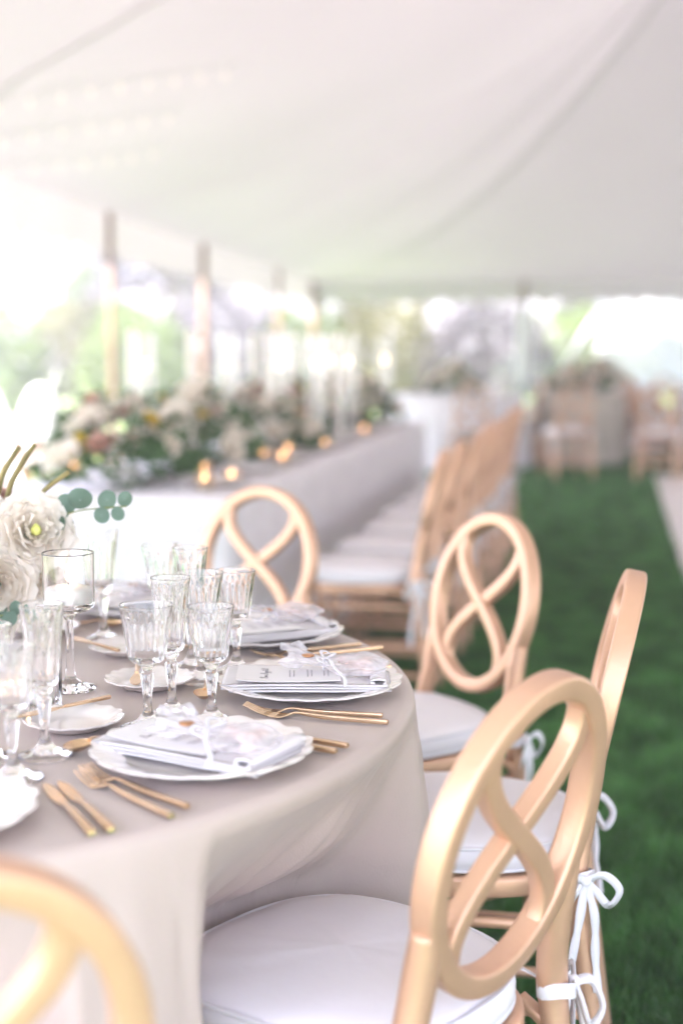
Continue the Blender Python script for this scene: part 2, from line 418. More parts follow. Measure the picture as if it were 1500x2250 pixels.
for i, (x, y, k, s, lb) in enumerate([
    (-7.0, 27, 0, 1.3, 'leafy green shrub at far left above the white garden chair'), (-5.1, 28.5, 1, 1.25, 'olive shrub just left of the first tent pole'),
    (-4.0, 27.5, 0, 1.2, 'green shrub just right of the first tent pole'), (-2.6, 30, 2, 1.35, 'plum shrub left of the second tent pole foot'),
    (-.9, 30.5, 0, 1.2, 'green shrub between second and third poles behind the candles'), (1.0, 31, 1, 1.3, 'olive shrub behind the tallest candle glasses'),
    (3.0, 30, 2, 1.3, 'plum shrub behind the far end of the long table'), (5.0, 31, 0, 1.25, 'green shrub right beside the draped far pole'),
    (-9.5, 30, 2, 1.4, 'plum shrub at the far left beyond the lawn')]):
    if k not in used:
        used.add(k); o = sh[k]; o.location = (x, y, 0); o.scale = (s,) * 3; o['label'] = lb; o['group'] = 'shrubs along the lawn edge'
    else: dup(sh[k], (x, y, 0), i, lb, 'shrubs along the lawn edge', s)

# ------------------------------------------------------------------ tent
EAVE = 2.32; PEAK = 6.9; UL, VL = 23.3, 11.0
nu_, nv_ = 175, 91
us = np.linspace(0, UL, nu_); vs = np.linspace(0, VL, nv_)
Ug, Vg = np.meshgrid(us, vs, indexing='ij')
peaks = [(6.5, 6.0), (15.2, 6.0)]
g = np.zeros_like(Ug); fixed = np.zeros_like(g, bool)
fixed[0, :] = fixed[-1, :] = True; fixed[:, 0] = fixed[:, -1] = True
def put(u, v, val):
    i = int(round(u / UL * (nu_ - 1))); j = int(round(v / VL * (nv_ - 1)))
    if 0 < i < nu_ - 1 and 0 < j < nv_ - 1:
        g[i, j] = max(g[i, j], val); fixed[i, j] = True
def cable(a, b, va, vb, pw=1.0, sag=0):
    for k in range(400):
        t = k / 399; put(a[0] + (b[0] - a[0]) * t, a[1] + (b[1] - a[1]) * t, va + (vb - va) * t ** pw - sag * 4 * t * (1 - t))
for p in peaks: put(p[0], p[1], 1)
cable((0, 0), peaks[0], 0, 1, 2.0); cable((0, VL), peaks[0], 0, 1, 1.25)
cable((UL, 0), peaks[1], 0, 1, 1.25); cable((UL, VL), peaks[1], 0, 1, 1.25)
cable(peaks[0], peaks[1], 1, 1, 1, .42);
cable((8.55, 0), peaks[0], 0, 1, 1.5)     # webbing from the second side pole
for it in range(1500):
    a = .25 * (g[2:, 1:-1] + g[:-2, 1:-1] + g[1:-1, 2:] + g[1:-1, :-2])
    c = g[1:-1, 1:-1]; c[...] = np.where(fixed[1:-1, 1:-1], c, c + 1.0 * (a - c))
Zt = EAVE + (PEAK - EAVE) * g + .012 * np.sin(Ug * 2.1) * np.sin(Vg * 1.7)
Zt[0] = Zt[-1] = EAVE; Zt[:, 0] = EAVE; Zt[:, -1] = EAVE
XY = C1[None, None] + sU * Ug[..., None] + nU * Vg[..., None]
tent = thing('pole_tent', 'white sailcloth pole tent canopy with scalloped hem over all the tables', 'tent', (C1[0], C1[1], 0))
org = (C1[0], C1[1])
can = B(gridnp(XY[..., 0] - org[0], XY[..., 1] - org[1], Zt), 'canopy', M['canvas'], tent)
def zt(u, v):
    i = min(nu_ - 2, max(0, u / UL * (nu_ - 1))); j = min(nv_ - 2, max(0, v / VL * (nv_ - 1))); a, b = int(i), int(j); fi, fj = i - a, j - b
    return (Zt[a, b] * (1 - fi) + Zt[a + 1, b] * fi) * (1 - fj) + (Zt[a, b + 1] * (1 - fi) + Zt[a + 1, b + 1] * fi) * fj
def scallop(a, b, name='valance'):
    L = math.hypot(b[0] - a[0], b[1] - a[1]); n = int(L * 14)
    def fn(u, v):
        p = tp(a[0] + (b[0] - a[0]) * u, a[1] + (b[1] - a[1]) * u); s = u * L / .36
        d = .29 + .10 * abs(math.sin(PI * s)) ** .8
        w = .012 * math.sin(u * L * 5) * v
        return (p[0] - org[0] + w, p[1] - org[1] + w, EAVE + .002 - d * v)
    B(grid(n, 4, fn), name, M['valance'], tent)
scallop((0, 0), (UL, 0)); scallop((0, 0), (0, VL)); scallop((UL, 0), (UL, VL)); scallop((0, VL), (UL, VL))
def seam(a, b, w=.05, mt='rope', dz=-.012, nm='seam'):
    P = [];
    for k in range(41):
        t = k / 40; u = a[0] + (b[0] - a[0]) * t; v = a[1] + (b[1] - a[1]) * t; x, y = tp(u, v); P.append((x - org[0], y - org[1], zt(u, v) + dz))
    B(ribbon(P, w, .002, up=(0, 0, 1)), nm, M[mt], tent)
seam((0, 0), peaks[0], .05); seam((8.55, 0), peaks[0], .06); seam((3.5, 0), peaks[0], .03); seam((12.1, 0), peaks[0], .03)
seam((16, 0), peaks[1], .04); seam((20, 0), peaks[1], .04)

def pole(x, y, h, r, label, wrap=False):
    t = thing('tent_pole', label, 'tent pole', (x, y, 0), group='poles holding up the tent edge')
    B(tube([(0, 0, 0), (0, 0, .02), (0, 0, h * .5), (0, 0, h)], 1, 14, rs=[r * .8, r, r, r * .9]), 'shaft', M['pole'], t)
    B(tube([(0, 0, h), (0, 0, h + .12)], r * .3, 8), 'pin', M['steel'], t)
    B(box(0, 0, .01, .2, .2, .02), 'foot_plate', M['steel'], t, smooth=False)
    if wrap:
        B(lathe([(r * 2.7, .45), (r * 2.9, .9), (r * 2.7, 1.5), (r * 2.8, h - .5), (r * 1.3, h - .42)], 20, lambda a, rr, z, k: (rr * (1 + .12 * math.sin(6 * a + z * 2)), z)), 'fabric_wrap', M['white_canvas'], t)
    return t
pole(*tp(12.1, 0.02), EAVE, .027, 'wooden tent pole at left, nearest the camera, beside the white garden chair')
pole(*tp(8.55, .02), EAVE, .042, 'thick wooden tent pole, second from the left')
pole(*tp(3.5, .02), EAVE, .035, 'slim wooden tent pole behind the middle candles')
pole(*tp(.05, .05), EAVE, .05, 'pale tent pole at the far left corner of the canopy')
pole(*tp(.02, 3.45), EAVE, .035, 'wooden far edge pole wrapped in cream fabric', True)
cp = thing('tent_centre_pole', 'tall wooden centre pole of the tent beyond the right of the frame', 'tent pole', (*tp(*peaks[1]), 0))
B(tube([(0, 0, 0), (0, 0, PEAK)], .06, 14), 'shaft', M['pole'], cp)
cp2 = thing('tent_centre_pole', 'second tall wooden centre pole, further back right of the frame', 'tent pole', (*tp(*peaks[0]), 0))
B(tube([(0, 0, 0), (0, 0, PEAK)], .06, 14), 'shaft', M['pole'], cp2)

# side curtain, sunlit, gathered in swags
cw = thing('side_curtain', 'white draped side curtain in bright sun at the far right opening', 'curtain', (4.15, 23.4, 0))
def cfn(u, v):
    x = u * 6.0; top = 2.02; sag = .18 * math.sin(PI * u * 2) ** 2
    z = top - v * (1.78 - .35 * abs(math.sin(u * 9)) * v)
    y = -.11 * x + .10 * math.sin(14 * (u + .35 * v)) * (.3 + v) + .05 * math.sin(37 * u - 6 * v) + .05 * noise.noise(Vector((u * 9, v * 4, 0)))
    return (x + .1 * v * math.sin(u * 8), y, z)
B(grid(120, 26, cfn), 'drape', M['wall_canvas'], cw)
B(tube([(0, 0, 2.03), (3, -.33, 2.05), (6, -.66, 2.03)], .015, 6), 'hanging_cord', M['rope'], cw)
B(sweep([(-.02, .05, 1.75), (-.3, .02, 1.3), (-.55, 0, .9), (-.75, 0, .02)], rrect(.16, .01, .004)), 'tie_back_strap', M['wall_canvas'], cw)

# string lights under the canopy
def strand(a, b, n, label):
    t = thing('string_lights', label, 'string lights', (org[0], org[1], 0), group='strings of small bulbs under the canopy')
    P = []
    for k in range(n * 2 + 1):
        s = k / (n * 2); u = a[0] + (b[0] - a[0]) * s; v = a[1] + (b[1] - a[1]) * s; x, y = tp(u, v)
        P.append(Vector((x - org[0], y - org[1], zt(u, v) - .07 - .05 * (k % 2))))
    B(tube(P, .004, 4), 'wire', M['rope'], t)
    me = None
    for k in range(1, n * 2, 2):
        if me is None:
            o = B(lathe([(.001, -.012), (.005, -.008), (.006, 0), (.0045, .010), (.003, .03)], 8), 'bulb', M['bulb'], t); me = o
        else:
            o = me.copy(); COL.objects.link(o)
        o.location = P[k] - Vector((0, 0, .03))
strand((16.5, .25), (14.5, 1.5), 11, 'uppermost string of small warm bulbs across the upper left canopy')
strand((15.8, .2), (14.3, 1.1), 8, 'middle string of small bulbs at the left of the canopy')
strand((15.3, .06), (13.7, .85), 8, 'lowest string of small bulbs nearest the left hem')

# ------------------------------------------------------------------ chairs
def back_pt(x, w):
    q = w / .48
    return Vector((x, -.20 - .053 * q - .043 * q * q, .45 + w * .985))
def bow(cx, cy2, cz, side, seed, tail=.19):
    """cushion tie: wrap round the post, two loops and two tails, hanging outside"""
    rd = random.Random(seed); b = MB()
    ring = [(cx + .024 * math.cos(a), cy2 + .024 * math.sin(a), cz + .004 * math.sin(2 * a)) for a in np.linspace(0, 2 * PI, 17)[:-1]]
    b.add(*sweep(ring, rrect(.003, .02, .001, 2), closed=True, up=(0, 0, 1)))
    k = Vector((cx + side * .004, cy2 - .028, cz))
    b.add(*lathe([(.002, -.008), (.008, -.005), (.009, 0), (.008, .006), (.002, .009)], 10), Matrix.Translation(k))
    for s in (-1, 1):
        L = rd.uniform(.042, .056)
        P = spline([k, k + Vector((s * L * .5, -.012, .010)), k + Vector((s * L, -.016, -.016)), k + Vector((s * L * .8, -.004, -.043)), k + Vector((s * L * .35, -.002, -.018)), k], 6)
        b.add(*ribbon(P, .013, up=(0, 1, .2)))
        t = tail * rd.uniform(.85, 1.15)
        P = spline([k, k + Vector((s * .014, -.006, -t * .3)), k + Vector((s * .017 + rd.uniform(-.01, .01), -.002, -t * .65)), k + Vector((s * .02 + rd.uniform(-.014, .014), -.005, -t))], 6)
        b.add(*ribbon(P, .0135, up=(rd.uniform(-.3, .3), 1, rd.uniform(-.2, .2)), ws=[.8 + .35 * abs(math.sin(.6 * q2 + s)) for q2 in range(len(P))]))
    # strap running in to the cushion corner
    P = spline([Vector((cx, cy2 + .02, cz + .002)), Vector((cx - side * .02, cy2 + .04, cz + .02)), Vector((cx - side * .03, cy2 + .06, cz + .022))], 4)
    b.add(*ribbon(P, .013, up=(0, 0, 1)))
    A_ = Matrix.Translation((cx, cy2, 0)) @ Matrix.Rotation(side * R(58), 4, 'Z') @ Matrix.Translation((-cx, -cy2, 0)); A_ = np.array(A_)
    for q_ in range(1, len(b.v) - 1): b.v[q_] = b.v[q_] @ A_[:3, :3].T + A_[:3, 3]
    return b
def outline(th, hw, hd, taper=.06, e=2.7):
    c, s = math.cos(th), math.sin(th)
    x = hw * math.copysign(abs(c) ** (2 / e), c); y = hd * math.copysign(abs(s) ** (2 / e), s)
    return x * (1 + taper * y / hd), y
def make_chair(label, group):
    t = thing('oval_back_chair', label, 'chair', group=group)
    g = M['gold']
    # oval rim
    N = 64; P = [back_pt(.162 * math.cos(a), .269 + .181 * math.sin(a)) for a in np.linspace(0, 2 * PI, N + 1)[:-1]]
    rim = MB(); rim.add(*sweep(P, rrect(.030, .034, .0055, 3), closed=True, up=(0, -1, -.18)))
    rim.build('oval_rim', g, t, angle=50)
    for s in (-1, 1):
        Q = []
        for k in range(29):
            w = -1 + 2 * k / 28; z = .152 * w
            x = s * .101 * math.sin(w * PI / 2 * 1.28)
            Q.append(back_pt(x, .269 + z) + Vector((0, .002 * s, 0)))
        B(sweep(Q, rrect(.028, .024 + .001 * s, .0045, 3), up=(0, -1, -.18)), 'crossing_slat', g, t, angle=50)
    for s in (-1, 1):
        Q = [Vector((s * .182, -.262, 0)), Vector((s * .178, -.235, .2)), Vector((s * .174, -.204, .42)), back_pt(s * .166, .03), back_pt(s * .156, .09), back_pt(s * .152, .15), back_pt(s * .155, .20)]
        Q = spline(Q, 6); n = len(Q)
        rs = [.0135 + .0065 * sstep(0, .45, i / n) - .004 * sstep(.8, 1, i / n) for i in range(n)]
        B(sweep(Q, circ(1, 12, 1.06), scale=rs), 'rear_leg', g, t)
        F = [(s * .178, .19, 0), (s * .178, .19, .12), (s * .178, .186, .3), (s * .178, .182, .42)]
        B(tube(F, 1, 12, rs=[.011, .0135, .018, .019]), 'front_leg', g, t)
        for z in (.135, .235, .375):
            ya = -.252 + .1 * z; B(tube([(s * .179, ya, z), (s * .178, -.05, z), (s * .178, .188, z)], 1, 10, rs=[.0085, .0105, .0085]), 'side_rung', g, t)
    for y, z in ((.188, .25), (.188, .16), (-.232, .27), (-.238, .17)):
        B(tube([(-.178, y, z), (0, y, z), (.178, y, z)], 1, 10, rs=[.0085, .0105, .0085]), 'cross_rung', g, t)
    for s in (-1, 1):
        B(sweep(spline([(s * .178, -.205, .36), (s * .178, -.19, .40), (s * .178, -.15, .425)], 5), rrect(.014, .02, .004, 2), up=(1, 0, 0)), 'corner_brace', g, t)
    # seat frame: ring of rounded boards
    N = 56; th = np.linspace(0, 2 * PI, N + 1)[:-1]
    fr = MB(); P = [(*outline(a, .186, .203), .4335) for a in th]
    fr.add(*sweep(P, rrect(.030, .034, .007, 3), closed=True, up=(0, 0, 1))); 
    fr.add(*lathe([(.001, .430), (1, .430), (1, .438), (.001, .438)], N, lambda a, r, z, k: (r, z), close=False)) if False else None
    fr.build('seat_frame', g, t, angle=50)
    sb = MB(); v = [(*outline(a, .176, .193), z) for z in (.430, .442) for a in th]
    sb.add(v, [[i, (i + 1) % N, N + (i + 1) % N, N + i] for i in range(N)] + [list(range(N))[::-1], list(range(N, 2 * N))]); sb.build('seat_board', g, t, smooth=False)
    # cushion
    prof = [(.0, .452), (.80, .452), (.95, .454), (1.0, .462), (1.004, .478), (.985, .492), (.93, .501), (.8, .508), (.55, .513), (.25, .516), (.0, .517)]
    v = []; 
    for k, (r, z) in enumerate(prof):
        for i, a in enumerate(th):
            x, y = outline(a, .194, .204)
            wz = .0018 * math.sin(3 * a + 1) * math.sin(PI * r) + .0012 * math.sin(11 * a + 9 * r) * (1 if .5 < r < 1 else 0) if k > 3 else 0
            v.append((x * r, y * r, z + wz))
    f = []
    for k in range(len(prof) - 1):
        for i in range(N):
            j = (i + 1) % N; f.append([k * N + i, k * N + j, (k + 1) * N + j, (k + 1) * N + i])
    cu = B((v, f), 'seat_cushion', M['cushion'], t)
    for z in (.4935, .4575):
        B(tube([(*[q * .992 for q in outline(a, .194, .204)], z) for a in th], .0028, 6, closed=True), 'piping', M['ribbon'], cu)
    for s in (-1, 1): bow(s * .173, -.206, .458, s, 3 + s).build('cushion_tie', M['ribbon'], cu)
    return t
RG = 'oval backed chairs round the round table'
CH = make_chair('gold oval-back chair nearest the table at lower right, its back crossing the edge-on one', RG)
CH.location = (.005, 1.725, 0); CH.rotation_euler = (0, 0, R(-38 + 90))
for x, y, ax, lb in [(.192, 2.325, -10, 'gold oval-back chair seen edge-on at right, scuffed paint and ribbon bow'),
                     (.096, 2.935, 30, 'gold oval-back chair beyond the right table rim, whole figure-eight against the lawn'),
                     (-.340, 3.423, 60, 'gold oval-back chair behind the glasses, in front of the lace cloth'),
                     (-.425, 1.22, -62, 'gold oval-back chair cropped in the bottom left corner, very blurred')]:
    dup(CH, (x, y, 0), R(ax + 90), lb, RG)
# worn spots on the near post of the edge-on chair
M['chip'] = mat('bare_primer', (.80, .78, .76), .7)
edge_chair = [o for o in COL.objects if o.get('label', '').startswith('gold oval-back chair seen edge-on')][0]
for w, dy, a, b in [(.228, .006, .0022, .0065), (.205, .004, .0016, .0035), (.196, .007, .002, .003), (.186, .003, .0015, .0025), (.30, -.006, .0012, .003)]:
    p = back_pt(-.155 - .0165, w) + Vector((0, dy, 0))
    B(lathe([(.0004, -.0012), (1, 0), (.0004, .0012)], 9, lambda t_, r, z, k: (r * (1 + .25 * math.sin(3 * t_)), z)), 'paint_chip', M['chip'], edge_chair,
      mtx=Matrix.Translation(p) @ Matrix.Rotation(PI / 2, 4, 'Y') @ Matrix.Diagonal((b, a, 1, 1)))

# long table frame of reference: near right corner, direction d, left normal
LD = Vector((.189, .982, 0)).normalized(); LN = Vector((-LD.y, LD.x, 0)); LA = math.atan2(LD.y, LD.x) - PI / 2
LO = Vector((-.378, 4.69, 0)); LW, LL = .90, 4.95
def lt(s, w, z=0): p = LO + LD * s + LN * w; return Vector((p.x, p.y, z))
LG = 'oval backed chairs along the lawn side of the long table'
names = ['first', 'second', 'third', 'fourth', 'fifth', 'sixth', 'seventh', 'eighth']
for k in range(8):
    p = lt(.42 + .555 * k, -.385 - .01 * (k % 3))
    dup(CH, p, LA + PI / 2 + R([2, -2, 1, 3, -1, 0, 2, -2][k]), f'oval-back chair on the lawn side of the lace table, {names[k]} from near end', LG)
for k in range(8):
    p = lt(.9 + .56 * k, LW + .40)
    dup(CH, p, LA - PI / 2 + R([3, -2, 4, -1, 2, 0, 2, -2][k]), f'oval-back chair on the pole side of the lace table, {names[k]} from near end', 'oval backed chairs along the pole side of the long table')
far = [(2.12, 13.45, 10), (3.0, 13.35, -22), (3.62, 13.9, 40), (1.25, 13.9, 0), (4.5, 13.5, -6), (1.85, 15.2, 80), (3.35, 15.3, -80), (2.6, 16.3, 180), (3.3, 17.1, 5), (4.1, 17.6, -40), (2.4, 17.9, 60)]
nth2 = names + ['ninth', 'tenth', 'eleventh']
for k, (x, y, a) in enumerate(far):
    dup(CH, (x, y, 0), R(a), ['nearest far chair standing left of the sage beige table', 'far chair at the front right of the sage beige table', 'far chair turned aside between the two beige tables', 'far chair in front of the white table behind the lace one',
        'far chair at the right edge before the last beige table', 'far chair on the left side of the sage beige table', 'far chair on the right side of the sage beige table', 'far chair behind the sage beige table',
        'deepest chair in front of the furthest white table', 'deep chair at the right of the furthest white table', 'deep chair at the left of the furthest white table'][k], 'chairs at the far round tables')

# ------------------------------------------------------------------ tables and cloths
rt = thing('round_table', 'round banquet table hidden under the champagne satin cloth', 'table', (*TC, 0))
B(lathe([(.81, .738), (.815, .745), (.815, .757), (.81, .762)], 96), 'tabletop', M['pole'], rt, angle=40)
for a in (45, 135, 225, 315): B(tube([(.45 * math.cos(R(a)), .45 * math.sin(R(a)), 0), (.4 * math.cos(R(a)), .4 * math.sin(R(a)), .738)], .016, 8), 'leg', M['steel'], rt)
# satin cloth: top, rounded fold, drop with hanging folds
NA = 900
th = np.linspace(0, 2 * PI, NA + 1)[:-1]
r1 = np.random.default_rng(21)
fold_c = np.sort(r1.uniform(0, 2 * PI, 30)); fold_w = r1.uniform(.035, .085, 30); fold_a = r1.uniform(.3, 1.0, 30); fold_s = r1.uniform(.0, .45, 30)
extra = [(-22, .022, 1.3, .02), (-17, .03, 1.0, .05), (-9, .03, 1.1, .0), (-3, .028, 1.0, .1), (-33, .05, .8, .25), (-50, .06, .9, .12), (-44, .04, .55, .3), (-62, .07, .7, .1), (-76, .06, .9, .2), (-27, .03, .7, .2)]
def drape(s):   # s: 0 at the rim .. 1 at the floor
    out = np.zeros(NA)
    for c, w, a, st in list(zip(fold_c, fold_w, fold_a, fold_s)) + [(R(c), w, a, st) for c, w, a, st in extra]:
        if s <= st: continue
        k = ((s - st) / (1 - st)) ** .8
        c2 = c + .05 * math.sin(9 * c) * s
        d = (th - c2 + PI) % (2 * PI) - PI
        out += a * k * (np.exp(-(d / (w * (.55 + .6 * s))) ** 2) - .35 * np.exp(-((d - w * 1.3) / (w * .8)) ** 2))
    return out
SEATS = [(.005, 1.725, -38), (.192, 2.325, -10), (.096, 2.935, 30), (-.340, 3.423, 60), (-.425, 1.22, -62)]
rmin = np.full(NA, 9.0)
for (sx, sy, sa) in SEATS:
    a = R(sa); lx = np.array([-math.sin(a), math.cos(a)]); ly = np.array([-math.cos(a), -math.sin(a)])
    for rr_ in np.arange(.45, 1.1, .004):
        px_ = TC[0] + rr_ * np.cos(th) - sx; py_ = TC[1] + rr_ * np.sin(th) - sy
        u_ = (px_ * lx[0] + py_ * lx[1]) / (.26 if sa == -38 else .207); v_ = (px_ * ly[0] + py_ * ly[1]) / .217
        inside = np.abs(u_) ** 2.7 + np.abs(v_) ** 2.7 < 1
        rmin = np.where(inside & (rr_ < rmin), rr_, rmin)
push_raw = np.clip(.88 - rmin, 0, .5)
kern = np.exp(-np.linspace(-2, 2, 25) ** 2); kern /= kern.sum()
push = np.maximum(push_raw, np.convolve(np.concatenate([push_raw[-12:], push_raw, push_raw[:12]]), kern, 'valid'))
rings = []
for r in (.002, .2, .4, .6, .7, .76, .80): rings.append((np.full(NA, r), np.full(NA, TZ - .0008) + (.0006 * np.sin(5 * th + r * 9) if r > .1 else 0)))
for a in (0, 20, 40, 60, 80): rings.append((np.full(NA, TR - .014 + .014 * math.sin(R(a))), np.full(NA, TZ - .014 + .014 * math.cos(R(a)))))
for k in range(1, 64):
    s = k / 63; z = (TZ - .016) * (1 - s) + .004
    rr = TR + .045 * s ** .9 + .060 * drape(s) * (.25 + .75 * s) ** 1.0 + .010 * s * np.sin(3 * th + 1)
    rr = rr + .0016 * s * np.sin(41 * th + 7 * s) + .002 * np.sin(th * 17 + 11 * s) * s
    lim = np.where(push > .001, .868 - push + (.06 * np.clip(drape(.6), -.5, 1.2) + .012 * np.sin(26 * th + 2 * np.sin(7 * th))) * math.sin(PI * min(1, max(0, (.745 - z) / .24))), 9.)
    e = min(1.0, max(0.0, (.742 - z) / .225)) ** 1.0
    crease = 1 + .25 * np.sin(23 * th + 9 * s) + .2 * np.sin(51 * th - 14 * s)
    rr = np.where(lim < rr, rr + (np.minimum(lim, rr) - rr) * np.clip(e, 0, 1), rr)
    if 0 < e:
        cr = np.array([noise.noise(Vector((t_ * 6, z * 5, 2))) + .5 * noise.noise(Vector((t_ * 15 + 4 * z, z * 12, 7))) for t_ in th])
        rr = rr + np.where(push > .001, -.0 + .009 * cr * math.sin(PI * min(1, e * .9 + .05)), .004 * cr * s)
    rings.append((np.maximum(rr, np.where((push > .001) & (z < .742), .5, .823)), np.full(NA, z)))
RR = np.array([a for a, b in rings]); ZZ = np.array([b for a, b in rings])
tcl = B(gridnp(RR * np.cos(th), RR * np.sin(th), ZZ, wrap=True), 'tablecloth', M['satin'])
tcl.location = (*TC, 0); tag(tcl, 'champagne satin tablecloth hanging in folds to the grass over the round table', 'tablecloth')

def table_cloth_rect(name, L, Wd, loc, rz, m, label, fold=.035):
    per = 2 * (L + Wd); n = int(per * 34); P = []; Nn = []
    def edge(d):
        d %= per
        if d < L: return Vector((-Wd / 2 + Wd, d, 0)), Vector((1, 0, 0))
        d -= L
        if d < Wd: return Vector((Wd / 2 - d, L, 0)), Vector((0, 1, 0))
        d -= Wd
        if d < L: return Vector((-Wd / 2, L - d, 0)), Vector((-1, 0, 0))
        d -= L; return Vector((-Wd / 2 + d, 0, 0)), Vector((0, -1, 0))
    X = []; Y = []; Z = []
    for k in range(22):
        s = max(0, (k - 2) / 19); xr = []; yr = []; zr = []
        for i in range(n):
            d = per * i / n; p, nn = edge(d)
            if k == 0: q = Vector((p.x * .2, L / 2 + (p.y - L / 2) * .9, 0)); z = TZ
            elif k == 1: q = p - nn * .012; z = TZ
            else:
                wv = math.sin(d * 21 + 2 * math.sin(d * 3.1)) * .5 + .5 * math.sin(d * 9 + 1)
                q = p + nn * (.004 + s * (.03 + fold * wv)); z = (TZ - .012) * (1 - s) + .004
            xr.append(q.x); yr.append(q.y); zr.append(z)
        X.append(xr); Y.append(yr); Z.append(zr)
    v, f = gridnp(np.array(X), np.array(Y), np.array(Z), wrap=True)
    f.append(list(range(n)))
    o = B((v, f), name, m); o.location = loc; o.rotation_euler = (0, 0, rz); return tag(o, label, 'tablecloth')
def rect_table(L, Wd, loc, rz, label):
    t = thing('long_table', label, 'table', loc, rz)
    B(box(0, L / 2, .748, Wd - .02, L - .02, .028), 'tabletop', M['pole'], t, smooth=False)
    for x in (-Wd / 2 + .1, Wd / 2 - .1):
        for y in (.2, L - .2): B(tube([(x, y, 0), (x, y, .734)], .02, 8), 'leg', M['steel'], t)
pc = lt(0, LW / 2)
rect_table(LL, LW, pc, LA, 'long banquet table hidden under the white lace cloth'); table_cloth_rect('tablecloth', LL, LW, pc, LA, M['lace'], 'white and lavender lace tablecloth on the long table behind the round one')
def far_round(x, y, m, words, sc=1):
    t = thing('round_table', 'round banquet table under the ' + words, 'table', (x, y, 0))
    B(lathe([(.73, .738), (.74, .745), (.74, .757), (.73, .762)], 40), 'tabletop', M['pole'], t, angle=40)
    B(tube([(0, 0, 0), (0, 0, .738)], .04, 10), 'pedestal', M['steel'], t)
    o = B(lathe([(.001, TZ), (.5, TZ), (.74, TZ), (.752, TZ - .012), (.79, .4), (.83, .004)], 120, lambda a, r, z, k: (r * (1 + .035 * max(0, .7 - z) * math.sin(17 * a + 2 * math.sin(3 * a))), z), close=False), 'tablecloth', m)
    o.location = (x, y, 0); t.scale = o.scale = (sc, sc, 1); tag(o, words, 'tablecloth')
far_round(2.55, 15.3, M['beige'], 'sage beige cloth, on the far side of the lawn', .62)
far_round(1.15, 14.9, M['lace'], 'white cloth, behind the last lace table chairs')
far_round(4.9, 15.2, M['beige'], 'beige cloth at the far right edge, before the curtain')
far_round(3.3, 18.2, M['lace'], 'white cloth of the furthest table, deep in the tent')
far_round(5.2, 19.0, M['lace'], 'white cloth under the side curtain at the far right')

# ------------------------------------------------------------------ tableware
def scallop_plate(r, n, h, wave):
    prof = [(.0, .004), (.45, .004), (.62, .0055), (.70, .010), (.80, .0155), (.90, .0185), (.97, .0205), (1.0, .021), (1.0, .0185), (.93, .0158), (.80, .011), (.70, .0055), (.60, .001), (.45, .0), (.0, .0)]
    def md(t, rr, z, k):
        q = rr; e = sstep(.62, 1, q)
        lob = abs(math.cos(n * t / 2 + .3 * math.sin(3 * t)))
        return (rr * r * (1 + .045 * e * (lob - .5)), z * h + wave * e * (math.cos(n * t + .6 * math.sin(3 * t))))
    return lathe([(a if a else .01, b) for a, b in prof], 192, md)
def make_place(label, group):
    t = thing('scalloped_plate', label, 'plate', group=group)
    B(scallop_plate(.134, 18, 1.0, .0012), 'plate_body', M['china'], t, angle=60)
    return t
def napkin_vf():
    # serpentine sheet along y (radial, outwards +y), extruded along x
    P = []; th_ = .0
    lay = [(-.112, .0), (.103, .0), (.109, .0020), (.103, .0040), (-.106, .0042), (-.1105, .0062), (-.106, .0082), (.096, .0082), (.1085, .0105), (.113, .0145), (.107, .0175), (.095, .0172), (.0905, .0142), (.097, .0125)]
    P = spline([(0, y, z) for y, z in lay], 6)
    v = []; nx = 12; n = len(P)
    for off in (0, .0034):
        for i, p in enumerate(P):
            for j in range(nx + 1):
                u = j / nx * 2 - 1; w = .0595 + .0022 * noise.noise(Vector((p.y * 16, p.z * 400, u > 0)))
                v.append((u * w + .0015 * math.sin(p.y * 50 + p.z * 300), p.y, p.z + off + .0012 * math.sin(u * 2.2 + p.y * 30) * (p.z / .014) + .0012 * (1 - u * u) * (p.z / .017)))
    f = []; m = nx + 1
    for i in range(n - 1):
        for j in range(nx):
            a = i * m + j; f.append([a, a + 1, a + m + 1, a + m]); b = a + n * m; f.append([b, b + m, b + m + 1, b + 1])
        for j in (0, nx):
            a = i * m + j; f.append([a, a + m, a + m + n * m, a + n * m])
    return v, f
def script_text():
    # handwriting strokes for  Bon Appetit  (with its accent), unit height ~1
    S_ = []
    def st(pts, ox): S_.append([(ox + x, y) for x, y in pts])
    st([(.15, 1.05), (.05, .5), (-.05, 0)], 0); st([(-.1, .8), (.2, 1.15), (.6, 1.05), (.5, .7), (.12, .58), (.55, .5), (.6, .15), (.25, -.05), (-.1, .1)], 0)
    st([(1.05, .42), (.85, .35), (.78, .1), (.95, 0), (1.1, .2), (1.05, .42), (1.25, .38)], 0)
    st([(1.3, .4), (1.33, .0), (1.38, .3), (1.6, .42), (1.65, .05), (1.85, .1), (2.3, .15)], 0)
    st([(2.3, -.1), (2.7, .6), (3.0, 1.2), (3.05, .5), (3.15, 0), (3.3, .05)], 0); st([(2.3, .4), (2.8, .48), (3.3, .5)], 0)
    for ox in (3.45, 4.05):
        st([(0, .42), (0, -.1), (-.03, -.55)], ox); st([(0, .3), (.25, .45), (.4, .25), (.25, .02), (.02, .06)], ox)
    st([(4.6, .2), (4.85, .3), (4.85, .45), (4.68, .4), (4.65, .1), (4.85, 0), (5.1, .12)], 0); st([(4.8, .62), (4.98, .8)], 0)
    st([(5.35, 1.1), (5.28, .4), (5.32, .02), (5.5, .05)], 0); st([(5.15, .7), (5.6, .75)], 0)
    st([(5.7, .4), (5.68, .05), (5.85, .05)], 0); st([(5.72, .6), (5.75, .64)], 0)
    st([(6.15, 1.1), (6.05, .4), (6.08, .02), (6.3, .06)], 0); st([(5.9, .72), (6.5, .8)], 0)
    return S_
